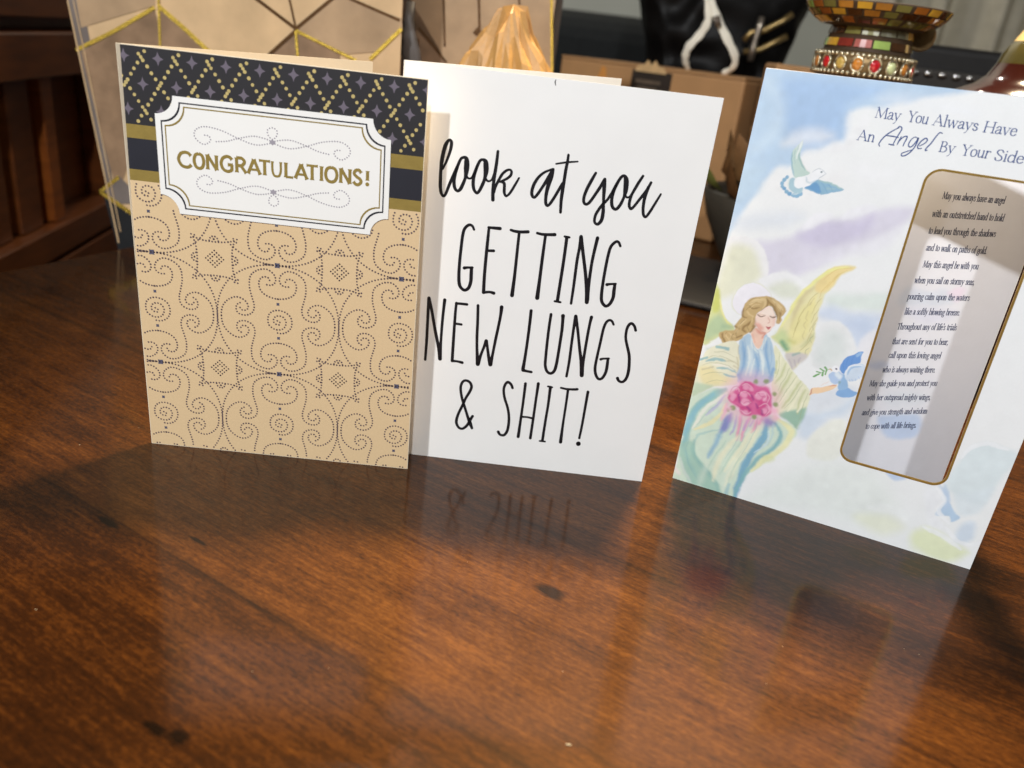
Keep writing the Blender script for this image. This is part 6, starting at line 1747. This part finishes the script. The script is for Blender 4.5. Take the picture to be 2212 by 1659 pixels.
def tile(b, r0, z0, r1, z1, a0, a1, m):
    n = 3
    vs = []
    for r, z in ((r0, z0), (r1, z1)):
        for i in range(n + 1):
            a = a0 + (a1 - a0) * i / n
            vs.append((r * math.cos(a), r * math.sin(a), z))
    for r, z in ((r0 - .003, z0), (r1 - .003, z1)):
        for i in range(n + 1):
            a = a0 + (a1 - a0) * i / n
            vs.append((r * math.cos(a), r * math.sin(a), z))
    k = n + 1
    fs = [(i, i + 1, k + i + 1, k + i) for i in range(n)]
    fs += [(i, 2 * k + i, 2 * k + i + 1, i + 1) for i in range(n)] + [(k + i, k + i + 1, 3 * k + i + 1, 3 * k + i) for i in range(n)]
    fs += [(0, k, 3 * k, 2 * k), (n, 2 * k + n, 3 * k + n, k + n)]
    b.mesh(vs, fs, m)


random.seed(12)
b = MB()
nt_ = 15
rows = [(z_b1 + .0025, z_b1 + .0005 + (z_n - z_b1) * .5, {0: 1, 1: 1, 2: 2}), (z_b1 + .0025 + (z_n - z_b1) * .5, z_n, {})]
front0 = -math.pi / 2
low = {-3: 6, -2: 5, -1: 4, 0: 3, 1: 1, 2: 1, 3: 2}
high = {-3: 1, -2: 2, -1: 2, 0: 7, 1: 7, 2: 6, 3: 1}
for ri, (za, zb, _) in enumerate(rows):
    for i in range(nt_):
        kx = i if i <= nt_ // 2 else i - nt_
        m_ = (low if ri == 0 else high).get(kx, random.randrange(9))
        a = front0 + (i + (-.1 if ri == 0 else .15)) * 2 * math.pi / nt_
        g_ = .022
        ra = rn + .0012 - .003 * (za - z_b1) / (z_n - z_b1)
        rb = rn + .0012 - .003 * (zb - z_b1) / (z_n - z_b1)
        tile(b, ra, za, rb, zb - .001, a - math.pi / nt_ + g_, a + math.pi / nt_ - g_, m_)
hz = z_r - z_n
for ri, (ra, za, rb, zb) in enumerate(((.0408, z_n + .08 * hz, .0474, z_n + .33 * hz), (.0482, z_n + .38 * hz, .0524, z_n + .63 * hz), (.0530, z_n + .68 * hz, .0556, z_n + .97 * hz))):
    m2 = 24
    for i in range(m2):
        a = front0 + (i + .5 * (ri % 2)) * 2 * math.pi / m2
        j_ = random.uniform(.012, .04)
        tile(b, ra, za, rb, zb, a - math.pi / m2 + j_, a + math.pi / m2 - random.uniform(.012, .04), random.choice((0, 1, 1, 8, 1, 6, 2, 3 if ri == 2 else 1, 1, 2, 6)))
b.build('mosaic_tiles', TILE, holder)
b = MB()
b.lathe([(rn + .001, z_b0), (rn + .004, z_b0 + .001), (rn + .004, z_b1 - .001), (rn + .001, z_b1)], n=56)
b.build('bronze_band', M['bronze'], holder, True)
for zr in (z_b0 + .0025, z_b1 - .0025):
    b = MB()
    for i in range(58):
        a = 2 * math.pi * i / 58
        b.ball(((rn + .0045) * math.cos(a), (rn + .0045) * math.sin(a), zr), .0017, 5)
    b.build('bead_row', M['bead'], holder, True)
gems = ['gem_red', 'gem_gold', 'gem_amber', 'gem_red', 'gem_clear', 'gem_amber', 'gem_red', 'gem_gold', 'gem_clear', 'gem_amber', 'gem_red', 'gem_clear', 'gem_gold', 'gem_amber', 'gem_red', 'gem_gold', 'gem_clear', 'gem_amber']
zm = (z_b0 + z_b1) / 2
for i, gname in enumerate(gems):
    a = front0 + (i - 3.3) * 2 * math.pi / 18
    px_, py_ = (rn + .0042) * math.cos(a), (rn + .0042) * math.sin(a)
    b = MB()
    b.ball((0, 0, 0), .0038, 8, 0, (.5, 1, 1))
    o = b.build('gem', M[gname], holder, True)
    o.location = (px_, py_, zm)
    o.rotation_euler = (0, 0, a)
    b = MB()
    b.tube([(0.0006, .0046 * math.cos(t), .0046 * math.sin(t)) for t in np.linspace(0, 2 * math.pi, 15)], .0009, 6)
    s_ = b.build('gem_setting', M['bead'], o, True)
# little curled dish at its side
ear = at(1992, 78, YM)
b = MB()
ex, ez = ear[0] - mc[0], ear[2]
b.lathe([(.0001, -.004), (.008, -.003), (.0125, .001), (.0135, .004), (.0115, .004), (.0085, .001), (.0001, -.001)], (0, 0, 0), 28)
o = b.build('side_dish', M['bronze'], holder, True)
o.location = (ex, -.004, ez)
o.rotation_euler = (math.radians(62), math.radians(14), 0)

# ------------------------------------------------------------------ amber bottle at the right edge
YA = .62
ac = at(2262, 150, YA)
za = lambda py: at(2200, py, YA)[2]
bot = thing('amber_bottle', 'amber glass bottle with pale gold neck label at the right', 'bottle', (ac[0], YA, 0))
r_ = lambda px: ac[0] - at(px, 150, YA)[0]
b = MB()
b.lathe([(.0001, .0005), (.052, .0005), (.055, .01), (.056, za(222)), (.053, za(206)), (.043, za(190)), (.0365, za(170)), (r_(2160), za(140))], n=48)
b.build('bottle_base', M['amber_glass'], bot, True)
b = MB()
b.lathe([(r_(2160), za(140)), (r_(2164), za(120)), (r_(2172), za(98)), (r_(2180), za(88))], n=48)
b.build('bottle_neck', M['olive_glass'], bot, True)
b = MB()
b.lathe([(r_(2180), za(88)), (r_(2190), za(66)), (r_(2204), za(40)), (r_(2216), za(10)), (r_(2218), za(-60)), (.0001, za(-61))], n=48)
b.build('neck_label', M['gold_label'], bot, True)
